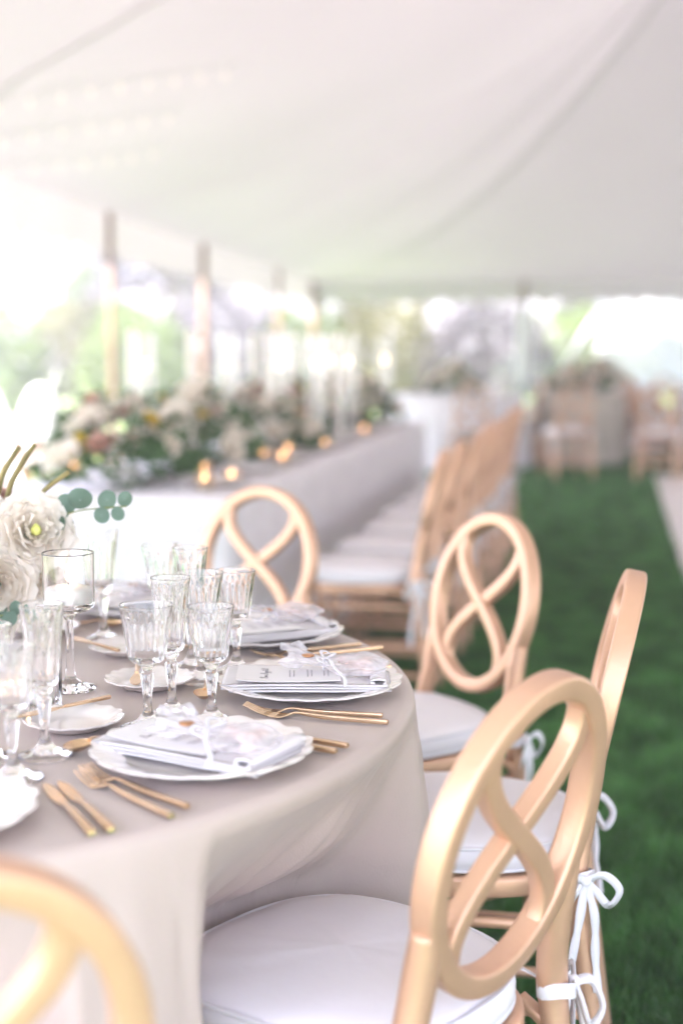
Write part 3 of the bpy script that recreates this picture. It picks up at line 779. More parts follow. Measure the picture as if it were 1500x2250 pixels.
def make_napkin(label, group):
    t = thing('folded_napkin', label, 'napkin', group=group)
    B(napkin_vf(), 'cloth', M['napkin'], t)
    return t
def make_card(label, group):
    t = thing('menu_card', label, 'menu card', group=group)
    b = MB(); v = []; nx, ny = 7, 11
    for z0 in (0, .0009):
        for j in range(ny):
            for i in range(nx):
                x = -.05 + .1 * i / (nx - 1); y = -.075 + .15 * j / (ny - 1)
                v.append((x, y, z0 + .0018 * (j / (ny - 1) * 2 - 1) ** 2 + .0022 * max(0, -(j / (ny - 1) * 2 - 1)) ** 3))
    f = []
    for j in range(ny - 1):
        for i in range(nx - 1):
            a = j * nx + i; f.append([a, a + nx, a + nx + 1, a + 1]); c = a + nx * ny; f.append([c, c + 1, c + nx + 1, c + nx])
    b.add(v, f)
    n = nx * ny
    rimi = [i for i in range(nx)] + [nx * (j + 1) + nx - 1 for j in range(ny - 1)] + [n - 2 - i for i in range(nx - 1)] + [nx * (ny - 2 - j) for j in range(ny - 2)]
    b.f += [[rimi[i], rimi[(i + 1) % len(rimi)], rimi[(i + 1) % len(rimi)] + n, rimi[i] + n] for i in range(len(rimi))]
    b.build('card', M['paper'], t, smooth=False)
    zc = lambda y: .0009 + .0018 * (y / .075) ** 2 + .0022 * max(0, -y / .075) ** 3 + .0005
    # chair side is +y; top of the card is towards the table centre (-y): text runs along -x to +x seen from +y side
    ink = MB(); sc = .0098
    for st in script_text():
        P = [(-((x - 3.1) * sc), -(y * sc) - .030) for x, y in st]
        Q = spline([(x, y, zc(y)) for x, y in P], 5) if len(P) > 2 else [Vector((x, y, zc(y))) for x, y in P]
        ink.add(*ribbon(Q, .0005, .0002, up=(0, 0, 1)))
    stuff(ink.build('lettering', M['ink'], t, smooth=False))
    ln = MB()
    rd = random.Random(4)
    for blk in (.002, .028, .052):
        for q in range(2):
            y = blk + q * .006; L = rd.uniform(.018, .03); P = [(-L + 2 * L * k / 24, y + .0007 * math.sin(k * 2.3), zc(y)) for k in range(25)]
            ln.add(*ribbon([Vector(p) for p in P], .0005, .0002, up=(0, 0, 1)))
    stuff(ln.build('small_script', M['ink'], t, smooth=False))
    return t
def make_bag(label, group):
    t = thing('organza_favour_bag', label, 'favour bag', group=group)
    def body(u, v):   # v 0 = bottom of the bag (outwards +y), 1 = tip of the ruffle (inwards -y)
        a = 2 * PI * u
        if v < .62: k = v / .62; w = .044 * math.sin(PI * (.12 + .80 * k)) ** .7; h = .013 * math.sin(PI * (.08 + .84 * k)) + .0012
        else: k = (v - .62) / .38; w = .0085 + .034 * k ** .8; h = .003 + .011 * k
        if v < .62: w = max(w, .0065)
        y = .085 - .15 * v
        n1 = noise.noise(Vector((math.cos(a) * 2, math.sin(a) * 2, v * 7))); rip = .25 * math.sin(7 * a + 3 * v) * (k if v >= .62 else .25)
        x = math.cos(a) * w * (1 + .2 * n1 + rip * .5); z = .014 + math.sin(a) * h * (1 + .5 * n1 + rip)
        return (x + .006 * n1, y + .012 * n1 * v + (.008 * math.sin(3 * a) if v > .9 else 0), max(.0006, z + (.012 * k if v >= .62 else 0)))
    B(grid(56, 34, body, wrap_u=True), 'bag', M['organza'], t)
    rd = random.Random(11); al = None
    for k in range(9):
        if al is None: al = o = B(lathe([(.0005, -.010), (.004, -.0075), (.0062, 0), (.0045, .007), (.0005, .0105)], 12), 'almond', M['almond'], t)
        else: o = al.copy(); COL.objects.link(o)
        o.location = (rd.uniform(-.024, .024), rd.uniform(.015, .06), .010 + (k % 2) * .006); o.rotation_euler = (1.5, rd.uniform(0, 3), rd.uniform(0, 6))
    rb = MB(); k = Vector((0, -.008, .020))
    ring = [(.0115 * math.cos(a), -.008, .013 + .008 * math.sin(a)) for a in np.linspace(0, 2 * PI, 15)[:-1]]
    rb.add(*sweep(ring, rrect(.005, .0016, .0006, 1), closed=True, up=(0, 1, 0)))
    for s in (-1, 1):
        P = spline([k, k + Vector((s * .016, -.008, .007)), k + Vector((s * .032, -.002, .004)), k + Vector((s * .024, .010, -.003)), k], 6); rb.add(*ribbon(P, .0055, .0004, up=(0, .5, 1)))
        P = spline([k, k + Vector((s * .022, .012, .004)), k + Vector((s * .044, .010 + .012 * s, -.002)), k + Vector((s * .066, .028 * s + .012, -.012)), k + Vector((s * .082, .034 * s + .01, -.020))], 6); rb.add(*ribbon(P, .0055, .0004, up=(0, .2, 1)))
    rb.build('ribbon_bow', M['ribbon'], t)
    B(lathe([(.0005, 0), (.0085, 0), (.0098, .0012), (.009, .0028), (.0005, .0032)], 16, lambda a, r, z, k: (r * (1 + .06 * math.sin(3 * a)), z)), 'wax_seal', M['seal'], t, mtx=Matrix.Translation((.012, -.030, .0255)))
    return t
def make_fork(label, group, L=.195):
    t = thing('gold_fork', label, 'fork', group=group); b = MB()
    # +y outwards (handle end), tines point to -y
    H = spline([(0, L / 2, .0045), (0, .02, .0045), (0, -.012, .006), (0, -.03, .0075), (0, -.042, .0045)], 5); n = len(H)
    b.add(*sweep(H, lambda k: rrect((.0078 if k < n * .3 else .0078 - .003 * sstep(.3, .75, k / n)), (.0058 if k < n * .3 else .0058 - .0032 * sstep(.3, .8, k / n)), .0009, 2), up=(0, 0, 1)))
    hd = spline([(0, -.038, .0055), (0, -.050, .0018), (0, -.060, .0012)], 5); n2 = len(hd)
    b.add(*sweep(hd, lambda k: rrect(.005 + .0185 * sstep(0, .75, k / (n2 - 1)), .0018, .0006, 1), up=(0, 0, 1)))
    b.build('handle', M['cutlery'], t, angle=45)
    for i in range(4):
        x = -.0092 + .00613 * i
        T = spline([(x, -.058, .0013), (x, -.072, .0025), (x, -.085, .006), (x * .93, -L / 2, .0105)], 5)
        B(sweep(T, lambda k: rrect(.0036 - .0016 * k / len(T), .0016, .0005, 1), up=(0, 0, 1)), 'tine', M['cutlery'], t, angle=45)
    return t
def make_knife(label, group, L=.2):
    t = thing('gold_knife', label, 'knife', group=group)
    B(sweep([(0, L / 2, .005), (0, L / 2 - .002, .005), (0, .02, .0048), (0, .0, .0045)], lambda k: rrect([.0072, .0086, .008, .0065][k], [.005, .0064, .006, .0035][k], .001, 2), up=(0, 0, 1)), 'handle', M['cutlery'], t, angle=45)
    Bp = [(0, .002 - (L / 2 + .002) * k / 12, .0045 - .003 * min(1, k / 3)) for k in range(13)]
    wd = [.006, .0075, .0105, .013, .0142, .0148, .015, .015, .0148, .014, .0125, .0095, .0035]
    B(sweep(Bp, lambda k: [(-wd[k] / 2, -.0009), (wd[k] / 2, -.0003), (wd[k] / 2, .0003), (-wd[k] / 2, .0009)], up=(0, 0, 1)), 'blade', M['cutlery'], t, angle=30)
    return t
def make_spoon(label, group, L=.17):
    t = thing('gold_spoon', label, 'spoon', group=group)
    H = spline([(0, L / 2, .004), (0, .02, .004), (0, -.012, .008), (0, -.03, .013), (0, -.042, .0125)], 5); n = len(H)
    B(sweep(H, lambda k: rrect(.0075 - .0032 * sstep(.25, .9, k / n), .005 - .0024 * sstep(.3, .8, k / n), .0009, 2), up=(0, 0, 1)), 'handle', M['cutlery'], t, angle=45)
    def bf(u, v):
        a = 2 * PI * u; r = v; y = math.sin(a) * .023 * r; x = math.cos(a) * .0155 * r * (1 + .12 * math.sin(a))
        return (x, -.062 + y, .0028 + .0095 * r * r)
    b = MB(); v, f = grid(36, 8, lambda u, v: bf(u, max(.02, v)), wrap_u=True)
    v2 = [(x, y, z + .0009) for x, y, z in v]; b.add(v, [q[::-1] for q in f]); b.add(v2, f)
    n3 = 36 * 7; b.f += [[n3 + i, n3 + (i + 1) % 36, n3 + 288 + (i + 1) % 36, n3 + 288 + i] for i in range(36)]
    b.build('bowl', M['cutlery'], t)
    return t
# stemware: solid glass, fluted bowl, faceted stem
def goblet(rim_r, bot_r, bowl_h, stem_h, foot_r, nfl, label, group, name):
    t = thing(name, label, 'glass', group=group)
    z0 = stem_h; wall = .0017
    outer = [(foot_r * .96, .0), (foot_r, .0012), (foot_r * .97, .0030), (foot_r * .72, .0062), (foot_r * .42, .0105), (foot_r * .26, .017), (.0060, .026), (.0052, .034)]
    up = z0 - .012
    outer += [(.0062, .034 + (up - .034) * .35), (.0083, .034 + (up - .034) * .8), (.0092, up - .002), (.0070, up), (.0060, up + .003), (.0088, up + .006), (.0105, up + .009), (bot_r * .55, z0), (bot_r * .86, z0 + .0035), (bot_r * .98, z0 + .009)]
    nb = 12; k0 = len(outer)
    for i in range(1, nb + 1):
        q = i / nb; outer.append((bot_r + (rim_r - bot_r) * (q ** 1.25), z0 + .009 + (bowl_h - .009) * q))
    top = z0 + bowl_h; outer.insert(len(outer) - 1, (rim_r - .0001, top - .0006)); k1 = len(outer)
    inner = [(rim_r - .0004, top + .0006), (rim_r - wall * .7, top + .0006), (rim_r - wall, top), (rim_r - wall, top - .0006)]
    for i in range(1, nb + 1):
        q = 1 - i / nb; inner.append((bot_r + (rim_r - bot_r) * (q ** 1.25) - wall * (1.15 + .35 * (1 - q)), z0 + .011 + (bowl_h - .011) * q))
    inner += [(bot_r * .55, z0 + .0065), (.001, z0 + .0055)]
    prof = [(.001, .0006)] + outer + inner
    def md(a, r, z, k):
        k -= 1
        if z0 + .006 < z < top - .010 and k < k1 and r > bot_r * .8:
            e = sstep(top - .010, top - .026, z); return (r + .00125 * e * (abs(math.cos(nfl * a / 2)) - .65), z)
        if .03 < z < up and k < k0: return (r * (1 + .09 * (abs(math.cos(4 * a)) - .6)), z)
        return (r, z)
    B(lathe(prof, nfl * 8, md), 'glass_body', M['glass'], t, angle=50)
    return t
K = {}
K['wine'] = goblet(.0355, .0255, .078, .088, .0370, 20, '', None, 'wine_glass')
K['flute'] = goblet(.0275, .0185, .104, .087, .0340, 16, '', None, 'champagne_flute')
K['water'] = goblet(.0315, .0225, .076, .083, .0360, 18, '', None, 'water_goblet')
K['plate'] = make_place('', None); K['napkin'] = make_napkin('', None); K['card'] = make_card('', None); K['bag'] = make_bag('', None)
K['fork'] = make_fork('', None); K['knife'] = make_knife('', None); K['spoon'] = make_spoon('', None)
t = thing('bread_plate', '', 'plate'); B(scallop_plate(.066, 16, .75, .0008), 'plate_body', M['china'], t, angle=60); K['bread'] = t
t = thing('butter_knife', '', 'knife')
B(sweep([(0, .075, .004), (0, .073, .004), (0, .0, .004)], lambda k: rrect([.006, .0074, .006][k], [.0045, .0056, .004][k], .001, 2), up=(0, 0, 1)), 'handle', M['cutlery'], t, angle=45)
wd2 = [.006, .009, .0135, .0165, .018, .0175, .014, .006]
B(sweep([(0, -.001 - .0105 * k, .0035) for k in range(8)], lambda k: rrect(wd2[k], .0016, .0006, 1), up=(0, 0, 1)), 'blade', M['cutlery'], t, angle=30); K['butter'] = t
first = set()
GN = {'wine': 'fluted crystal wine glasses', 'flute': 'tall fluted crystal champagne glasses', 'water': 'small fluted crystal water goblets', 'plate': 'scalloped dinner plates', 'napkin': 'folded silver napkins',
      'card': 'menu cards on the napkins', 'bag': 'organza favour bags', 'fork': 'gold forks', 'knife': 'gold dinner knives', 'spoon': 'gold dessert spoons', 'bread': 'scalloped bread plates', 'butter': 'gold butter knives'}
def place(kind, loc, rz, label, rot=None):
    p = K[kind]
    if kind not in first:
        first.add(kind); p.location = loc; p.rotation_euler = rot or (0, 0, rz); p['label'] = label; p['group'] = GN[kind]; return p
    return dup(p, loc, rz, label, GN[kind], rot=rot)
def polar(phi, rho, tau, z=TZ):   # local radial / tangential offset of a setting at angle phi
    a = R(phi); return (TC[0] + rho * math.cos(a) - tau * math.sin(a), TC[1] + rho * math.sin(a) + tau * math.cos(a), z)
ZS = TZ + .0006
# each: phi, words
SET = [(-67.5, 'at the lower left edge'), (-35.5, 'at the front middle of the table'), (-3.0, 'facing the edge-on chair'), (29.5, 'facing the figure-eight chair on the lawn'), (62, 'at the far side behind the glasses')]
rj = random.Random(9)
for si, (phi, wd_) in enumerate(SET):
    j = lambda s: rj.uniform(-s, s)
    rz = R(phi) - PI / 2
    place('plate', polar(phi, .671, 0, ZS), rz + j(.1), f'cream scalloped dinner plate {wd_}')
    if si > 0:
        nz = ZS + .012
        rot_n = (R(1.0), 0, rz + R([0, 3, -2, 4, 0][si])) if False else None
        place('napkin', polar(phi, .668, [0, .002, .004, 0, 0][si], nz), rz + R([0, 5, 3, -3, 2][si]), f'folded silver satin napkin on the plate {wd_}')
        place('card', polar(phi, .640, -.004, nz + .0136), rz + R([0, 3, 5, -6, 3][si]), f'white menu card reading Bon Appetit on the napkin {wd_}')
        bl = polar(phi, .700, [0, -.012, .006, .01, 0][si], nz + .0152)
        place('bag', bl, rz + R([0, 12, -6, 10, -10][si]), f'sheer organza favour bag tied with ribbon {wd_}')
    place('bread', polar(phi + 2.3, .431, 0, ZS), rz, f'small scalloped bread plate {wd_}')
    # forks on the diner's left (-tau), knives on the right
    for q, (ta, r0, tw) in enumerate([(-.160, .695, -15), (-.134, .685, -10)] if si != 3 else [(-.122, .690, -4), (-.165, .708, -2)]):
        o = place('fork', polar(phi, r0, ta, ZS), rz + R(tw) - 0, f'{["outer", "inner"][q]} gold fork left of the plate {wd_}')
    for q, (ta, r0, tw) in enumerate([(.110 if si else .165, .690, 3), (.136 if si else .184, .688, 4)]):
        place('knife', polar(phi, r0, ta, ZS), rz + R(tw), f'{["inner", "outer"][q]} gold knife right of the plate {wd_}')
    place('spoon', polar(phi, .518, -.004, ZS), rz + PI / 2 + R(6), f'gold dessert spoon above the plate {wd_}')
    # glasses
    place('wine', polar(phi + [14, 8.2, 6.5, 8.2, 9][si], [.47, .517, .505, .52, .51][si], 0, ZS), 0, f'fluted wine glass {wd_}, left of its trio')
    place('flute', polar(phi + [21, 16.3, 17, 18.4, 16][si], [.509, .512, .495, .456, .5][si], 0, ZS), .3, f'tall fluted champagne glass {wd_}')
    place('water', polar(phi + [13.2, 14.2, 13, 15, 14][si], [.569, .582, .561, .56, .57][si], 0, ZS), .7, f'small fluted water goblet {wd_}, nearest the table edge')
# butter knives across the bread plates
for (x0, y0, x1, y1, z0, z1, wd_) in [(-.418, 1.835, -.330, 1.925, .7885, .7895, 'front middle'), (-.300, 2.035, -.310, 2.125, .789, .789, 'second'), (-.44, 2.33, -.37, 2.25, .789, .789, 'third')]:
    mx_, my_ = (x0 + x1) / 2, (y0 + y1) / 2
    place('butter', (mx_, my_, .782), math.atan2(y1 - y0, x1 - x0) - PI / 2, f'gold butter knife resting on the {wd_} bread plate')
place('wine', polar(-90, .50, 0, ZS), 0, 'fluted wine glass cropped by the left edge of the picture')

# hurricane candle holder on a stem
def flame(parent, x, y, z, s=1):
    B(lathe([(.0003, 0), (.0032, .004), (.0042, .009), (.003, .016), (.0012, .023), (.0002, .028)], 12), 'flame', M['flame'], parent, mtx=Matrix.Translation((x, y, z)) @ Matrix.Scale(s, 4))
hx, hy = -.400, 2.060
hc = thing('stemmed_candle_glass', 'tall stemmed cylinder candle glass with a floating candle, beside the white flowers', 'candle holder', (hx, hy, ZS))
pr = [(.001, .0005), (.036, .0005), (.0375, .002), (.034, .005), (.02, .009), (.009, .017), (.0062, .03), (.0058, .07), (.0065, .105), (.012, .114), (.030, .119), (.0365, .123), (.0378, .128), (.0380, .203), (.0376, .2045),
      (.0362, .203), (.0360, .131), (.034, .127), (.02, .1235), (.001, .1225)]
B(lathe(pr, 64), 'glass_body', M['glass'], hc, angle=12)
cd = B(lathe([(.001, .130), (.034, .130), (.0352, .134), (.0352, .148), (.034, .152), (.015, .1555), (.001, .156)], 40), 'floating_candle', M['wax'], hc)
B(tube([(0, 0, .155), (0, 0, .165)], .0009, 6), 'wick', M['wick'], cd); flame(cd, 0, 0, .161)
# cut crystal votive tumbler
vt = thing('crystal_votive', 'cut crystal votive tumbler with a tealight, between the stem glasses at left', 'candle holder', (-.418, 1.945, ZS))
def dm(a, r, z, k):
    if 1 < k < 9: return (r + .0014 * (abs(math.sin(9 * a + z * 260)) + abs(math.sin(9 * a - z * 260)) - 1), z)
    return (r, z)
B(lathe([(.001, 0), (.024, 0), (.026, .002), (.0262, .014), (.0264, .026), (.0266, .038), (.0268, .05), (.027, .062), (.0272, .072), (.0275, .080), (.0268, .0815), (.0245, .08), (.0235, .012), (.021, .008), (.001, .007)], 72, dm), 'tumbler', M['glass'], vt, angle=50)
tl = B(lathe([(.001, .0085), (.0185, .0085), (.0185, .024), (.001, .025)], 24), 'tealight', M['wax'], vt); flame(tl, 0, 0, .026, .8)

# ------------------------------------------------------------------ flowers
def rose_vf(r, layers, seed, openness=1.0, ruff=.12):
    rd = random.Random(seed); V = []; F = []
    for L in range(layers):
        q = (L + 1) / layers; n = 3 + L; rad = r * (.16 + .84 * q); hgt = r * (1.15 - .35 * q); ph = rd.uniform(0, 6)
        for p in range(n):
            a0 = ph + 2 * PI * p / n; span = 2 * PI / n * 1.35; s = rd.uniform(.92, 1.08); nz_ = rd.uniform(0, 50)
            k = len(V); nu2, nv2 = 8, 7
            for jv in range(nv2):
                v = jv / (nv2 - 1)
                for iu in range(nu2):
                    u = iu / (nu2 - 1) * 2 - 1
                    a = a0 + u * span / 2 * (.45 + .55 * math.sin(PI * min(1, v * .75 + .1)))
                    flare = q * openness
                    rr = rad * (.25 + .75 * math.sin(PI / 2 * min(1, v * 1.2))) * s + r * .30 * flare * max(0, v - .6) * 1.6
                    z = hgt * (v ** .8) * s - r * .55 * flare * max(0, v - .55) - .10 * r * u * u * v
                    nn = noise.noise(Vector((a * 3, v * 3, nz_))) * ruff * r * v
                    V.append(((rr + nn) * math.cos(a), (rr + nn) * math.sin(a), z - r * .35 + nn * .6))
            for jv in range(nv2 - 1):
                for iu in range(nu2 - 1):
                    b_ = k + jv * nu2 + iu; F.append([b_, b_ + 1, b_ + nu2 + 1, b_ + nu2])
    return V, F
ROSE = [B(rose_vf(.045, 6, 1, .8), 'bloom', M['petal']), B(rose_vf(.052, 6, 2, .75, .26), 'bloom', M['petal']), B(rose_vf(.04, 6, 5, .7), 'bloom', M['blush']), B(rose_vf(.03, 4, 6, .6), 'bloom', M['yellow'])]
SRC = ROSE[:]
for o in SRC: COL.objects.unlink(o)
def bloom(parent, k, p, dirv, s=1, name='bloom'):
    o = SRC[k].copy(); COL.objects.link(o); o.name = name; o.parent = parent; o.location = p
    o.rotation_mode = 'QUATERNION'; o.rotation_quaternion = Vector(dirv).to_track_quat('Z', 'Y') @ Matrix.Rotation(random.uniform(0, 6), 4, 'Z').to_quaternion(); o.scale = (s,) * 3
    return o
def leaf_vf(L, w, cup=.2, n=7):
    def fn(u, v):
        x = (u * 2 - 1) * w * math.sin(PI * min(.999, v * .92 + .06)) ** .75; return (x, v * L, cup * (x * x) / w + .12 * L * math.sin(v * 2.4))
    return grid(5, n, fn)
def round_leaf(r):
    def fn(u, v):
        a = 2 * PI * u; q = r * v; return (q * math.cos(a) * .92, r + q * math.sin(a), .18 * q * q / r + .03 * q * math.sin(2 * a))
    return grid(16, 4, lambda u, v: fn(u, max(.03, v)), wrap_u=True)
LEAFR = B(round_leaf(.0165), 'leaf', M['euc']); COL.objects.unlink(LEAFR)
def euc_stem(parent, P, leaves, s=1.0):
    st = B(tube(spline(P, 6), .0014, 6), 'eucalyptus_stem', M['stem'], parent)
    Q = spline(P, 12); n = len(Q); rd = random.Random(int(abs(P[0][0]) * 1e4) + leaves)
    for k in range(leaves):
        for sgn in (-1, 1):
            if rd.random() < .12: continue
            i = min(n - 1, int((k + (.35 if sgn < 0 else .8) + rd.uniform(-.15, .15)) / leaves * (n - 1))); p = Q[i]; d = (Q[min(n - 1, i + 1)] - Q[max(0, i - 1)]).normalized()
            side = Vector((0, -1, .2)).cross(d).normalized() if sgn > 0 else -Vector((0, -1, .2)).cross(d).normalized()
            y = (side * .9 + d * .35 + Vector((rd.uniform(-.5, .5), rd.uniform(-.7, .4), rd.uniform(-.5, .4)))).normalized()
            z = y.cross(d).normalized(); x = y.cross(z)
            o = LEAFR.copy(); COL.objects.link(o); o.parent = st
            m_ = Matrix((x, y, z)).transposed().to_4x4(); m_ = Matrix.Translation(p) @ m_ @ Matrix.Scale(s * (1.15 - .55 * k / leaves) * rd.uniform(.75, 1.25), 4); o.matrix_local = m_
fx, fy = -.735, 2.34
fa = thing('flower_centrepiece', 'low arrangement of white roses and eucalyptus at the left edge of the round table', 'flower arrangement', (fx, fy, ZS))
B(lathe([(.001, 0), (.055, 0), (.07, .01), (.078, .05), (.072, .085), (.068, .085), (.07, .05), (.06, .012), (.001, .01)], 40), 'bowl_vase', M['china'], fa)
for (p, k, s, d) in [((.235, -.06, .205), 1, 1.12, (.5, -.9, .35)), ((.19, -.10, .125), 0, 1.2, (.3, -1, .1)), ((.235, .0, .135), 1, .95, (.8, -.6, .1)), ((.150, -.06, .225), 0, 1.0, (.1, -.8, .6)),
                     ((.14, -.13, .16), 1, 1.0, (0, -1, .2)), ((.04, -.12, .20), 0, 1.1, (-.1, -1, .5)), ((-.08, -.1, .19), 1, 1.0, (-.5, -.8, .5)), ((.0, .05, .27), 0, 1, (0, 0, 1)), ((.12, .06, .25), 2, 1, (.4, 0, 1)), ((.165, .02, .235), 2, 1.0, (.5, -.3, .8)), ((-.12, .08, .2), 2, 1, (-.6, .3, .6)), ((.06, -.13, .09), 0, 1, (.1, -1, -.1)), ((.165, -.11, .05), 1, .8, (.4, -1, -.3))]:
    o = bloom(fa, k, p, d, s)
B(lathe([(.001, -.006), (.006, -.004), (.008, .004), (.005, .010), (.001, .014)], 20, lambda a, r, z, k: (r * (1 + .15 * math.sin(7 * a)), z)), 'flower_eye', M['centre'], fa, mtx=Matrix.Translation((.247, -.084, .209)))
euc_stem(fa, [(.17, .0, .17), (.25, -.03, .217), (.31, -.04, .238), (.385, -.03, .244)], 7, 1.3)
euc_stem(fa, [(.1, -.05, .06), (.17, -.11, .075), (.22, -.13, .085)], 4, 1.2)
euc_stem(fa, [(.08, -.08, .1), (.13, -.17, .12), (.18, -.19, .11)], 3, 1.1)
euc_stem(fa, [(.0, .0, .2), (.06, -.05, .33), (.16, -.06, .375)], 4, 1.1)
euc_stem(fa, [(-.05, .0, .2), (-.2, -.05, .25), (-.28, -.06, .2)], 5, 1.1)
for (x0, y0, z0, x1, y1, z1) in [(.16, 0, .22, .205, .0, .34), (.13, .02, .22, .165, .03, .35), (.175, -.02, .21, .235, -.02, .345), (.20, -.02, .20, .29, -.02, .30), (.05, .0, .25, .04, .02, .42)]:
    P = spline([(x0, y0, z0), ((x0 + x1) / 2 - .008, (y0 + y1) / 2, (z0 + z1) / 2 + .008), (x1, y1, z1)], 6); n = len(P)
    B(sweep(P, lambda k: circ(.0085 * math.sin(PI * (.12 + .86 * k / (n - 1))) + .0004, 6, .0045)), 'spiky_leaf', M['spike'], fa)
rd = random.Random(3)
LF = B(leaf_vf(.05, .013), 'leaf', M['leaf']); COL.objects.unlink(LF)
for k in range(46):
    o = LF.copy(); COL.objects.link(o); o.parent = fa; a = rd.uniform(-2.2, .7); r = rd.uniform(.10, .20); z = rd.uniform(.04, .22)
    o.location = (r * math.cos(a), r * math.sin(a) * .75, z); o.rotation_euler = (rd.uniform(-.6, .9), rd.uniform(-.8, .8), a - PI / 2 + rd.uniform(-.8, .8)); o.scale = (rd.uniform(.7, 1.3),) * 3

# long table arrangements
def table_flowers(seed, label, s=1.0, n=38, spread=(.36, .26, .24)):
    rd = random.Random(seed); t = thing('table_flower_arrangement', label, 'flower arrangement', group='mixed white flower arrangements along the long table')
    V = []; F = []
    for i in range(420):
        a = rd.uniform(0, 2 * PI); q = rd.random() ** .5; p = Vector((math.cos(a) * spread[0] * q, math.sin(a) * spread[1] * q, .02 + (spread[2] * (1.25 - q * q)) * rd.random() * 1.1))
        L = rd.uniform(.04, .09); u = Vector((math.cos(a) + rd.gauss(0, .6), math.sin(a) + rd.gauss(0, .6), rd.uniform(-.2, 1.2))).normalized(); w = u.orthogonal().normalized() * L * .24
        k = len(V); V += [tuple(p), tuple(p + u * L * .5 + w), tuple(p + u * L), tuple(p + u * L * .5 - w)]; F.append([k, k + 1, k + 2, k + 3])
    stuff(MB().add(V, F).build('foliage', M['leaf'], t, smooth=False))
    B(lathe([(.001, 0), (.06, 0), (.08, .06), (.001, .07)], 16), 'bowl', M['steel'], t)
    for i in range(n):
        a = rd.uniform(0, 2 * PI); q = rd.random() ** .5; d = Vector((math.cos(a) * q, math.sin(a) * q, rd.uniform(.2, 1)))
        p = (math.cos(a) * spread[0] * q, math.sin(a) * spread[1] * q, .05 + spread[2] * (1.15 - q * q) * rd.uniform(.7, 1.1))
        bloom(t, rd.choice([0, 1, 0, 1, 0, 1, 0, 3] if i % 6 else [2, 0]), p, d, rd.uniform(.7, 1.25))
    return t
ta = [table_flowers(31, ''), table_flowers(32, '', n=42)]
TFL = [(.42, .52, 0, 'mixed white flowers with yellow and dark greenery at the near end of the lace table'), (1.25, .50, 1, 'mixed white flowers second from the near end of the lace table'), (2.1, .48, 0, 'mixed white flowers beside the tallest candle glass at mid table'),
       (2.95, .5, 1, 'mixed white flowers just past the middle of the lace table'), (3.8, .45, 0, 'mixed white flowers near the far end of the lace table'), (4.6, .45, 1, 'mixed white flowers at the very far end of the lace table')]
for i, (s, w, k, lb) in enumerate(TFL):
    p = lt(s, w, TZ)
    if i < 2: ta[k].location = p; ta[k].rotation_euler = (0, 0, LA + PI / 2); ta[k]['label'] = lb
    else: dup(ta[k], p, LA + PI / 2 + i * .9, lb)
for x, y, z, lb in [(2.55, 15.3, TZ, 'white flowers on the sage beige table across the lawn'), (1.15, 14.9, TZ, 'white flowers on the white table behind the lace one'), (4.9, 15.2, TZ, 'white flowers on the beige table at the right edge'), (3.3, 18.2, TZ, 'white flowers on the furthest white table')]:
    dup(ta[1], (x, y, z), x, lb, 'flower arrangements on the far tables')

# tall candles in glass cylinders and votives on the long table
def tall_candle(label):
    t = thing('candle_in_glass_cylinder', label, 'candle', group='tall glass cylinders with lit taper candles')
    B(lathe([(.001, 0), (.044, 0), (.045, .01), (.045, .56), (.0435, .562), (.042, .56), (.042, .012), (.001, .012)], 48), 'glass_cylinder', M['glass'], t, angle=12)
    c = B(tube([(0, 0, .013), (0, 0, .40)], 1, 14, rs=[.012, .0105]), 'taper', M['wax'], t); flame(c, 0, 0, .402, 1.6); return t
def pillar(label):
    t = thing('tall_pillar_candle', label, 'candle', group='tall white pillar candles')
    B(lathe([(.001, 0), (.035, 0), (.037, .006), (.02, .012), (.001, .013)], 20), 'holder', M['steel'], t)
    c = B(lathe([(.020, .012), (.0205, .3), (.019, .57), (.015, .575), (.001, .574)], 20), 'wax_body', M['wax'], t)
    B(tube([(0, 0, .573), (0, 0, .585)], .001, 5), 'wick', M['wick'], c); return t
def votive(label):
    t = thing('amber_votive', label, 'candle holder', group='small amber votive candles on the long table')
    B(lathe([(.001, 0), (.026, 0), (.03, .01), (.034, .06), (.032, .061), (.028, .012), (.001, .01)], 20), 'cup', M['amber'], t, angle=40)
    c = B(lathe([(.001, .011), (.022, .011), (.022, .035), (.001, .036)], 16), 'candle', M['wax'], t); flame(c, 0, 0, .036, 1.0); return t
tc_ = tall_candle(''); pl_ = pillar(''); vo_ = votive('')
def series(proto, pts, words):
    for i, (s, w) in enumerate(pts):
        p = lt(s, w, TZ + .0005); lb = words(i)
        if i == 0: proto.location = p; proto['label'] = lb
        else: dup(proto, p, 0, lb)
nth = ['first', 'second', 'third', 'fourth', 'fifth', 'sixth', 'seventh', 'eighth', 'ninth', 'tenth', 'eleventh', 'twelfth', 'thirteenth', 'fourteenth']
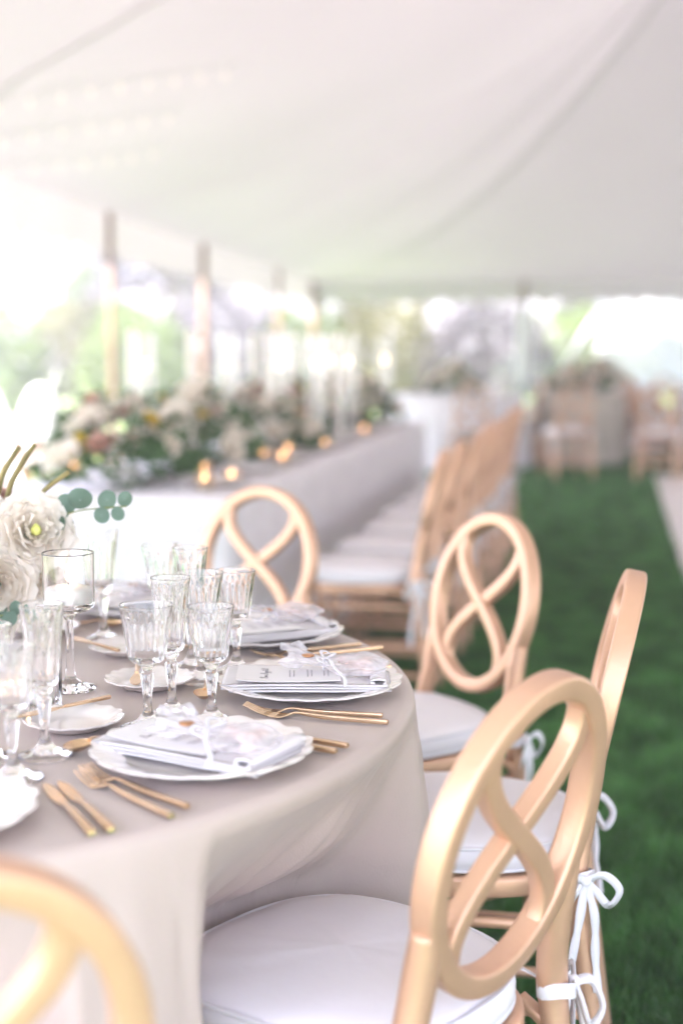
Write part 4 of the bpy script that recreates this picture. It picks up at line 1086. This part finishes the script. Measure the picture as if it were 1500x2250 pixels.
series(tc_, [(1.55, .80), (1.9, .52), (2.35, .38), (2.45, .22), (3.1, .55), (3.5, .25), (4.2, .5), (4.5, .2)], lambda i: f'lit taper in glass cylinder, {nth[i]} from the near end of the lace table')
series(pl_, [(1.60, .88), (1.68, .63), (2.0, .35), (2.7, .60), (2.85, .18), (3.7, .6)], lambda i: f'tall white pillar candle, {nth[i]} from the near end of the lace table')
series(vo_, [(.28, .16), (.42, .10), (.75, .30), (.62, .78), (1.3, .12), (1.5, .25), (2.2, .12), (1.75, .2), (2.9, .35), (3.3, .12), (3.9, .3), (4.4, .3)], lambda i: f'glowing amber votive, {nth[i]} from the near end of the lace table')
for k in range(8):
    s = .42 + .555 * k
    p = lt(s, .17, ZS); dup(K['plate'], p, 0, f'cream scalloped plate on the lawn side of the lace table, {names[k]} from the near end', 'plates on the long table')
    p = lt(s + .02, .17, ZS + .0185); dup(K['napkin'], p, LA + PI / 2, f'folded napkin on the lawn side of the lace table, {names[k]} from the near end', 'napkins on the long table')
    p = lt(s + .16, .32, ZS); dup(K['wine'], p, 0, f'fluted wine glass on the lawn side of the lace table, {names[k]} from the near end', 'wine glasses on the long table')
    p = lt(s + .05, LW - .12, ZS); dup(K['water'], p, 0, f'small goblet on the pole side of the lace table, {names[k]} from the near end', 'goblets on the long table')

# white butterfly chair out on the sunny lawn
bc = thing('butterfly_chair', 'white butterfly garden chair shining in the sun at the far left', 'garden chair', (-2.27, 9.9, 0), R(15)); bc.scale = (.62, .6, 1.0)
def bf_(u, v):
    x = (u * 2 - 1); q = (abs(x) - .52) / .50; h = .46 + .54 * math.sqrt(max(0, 1 - q * q)); zb = .40 - .12 * (1 - x * x)
    w = .16 + .42 * v
    return (x * w, -.30 + .62 * v * v, zb + (h - zb) * v ** 1.2)
B(grid(28, 22, bf_), 'sling', M['white_canvas'], bc)
for s in (-1, 1):
    B(tube([(s * .28, -.35, 0), (-s * .02, .0, .3), (-s * .50, .36, 1.10)], .009, 8), 'frame_bar', M['steel'], bc)
    B(tube([(s * .45, .35, 0), (s * .1, .0, .3), (-s * .24, -.37, .52)], .009, 8), 'frame_bar', M['steel'], bc)
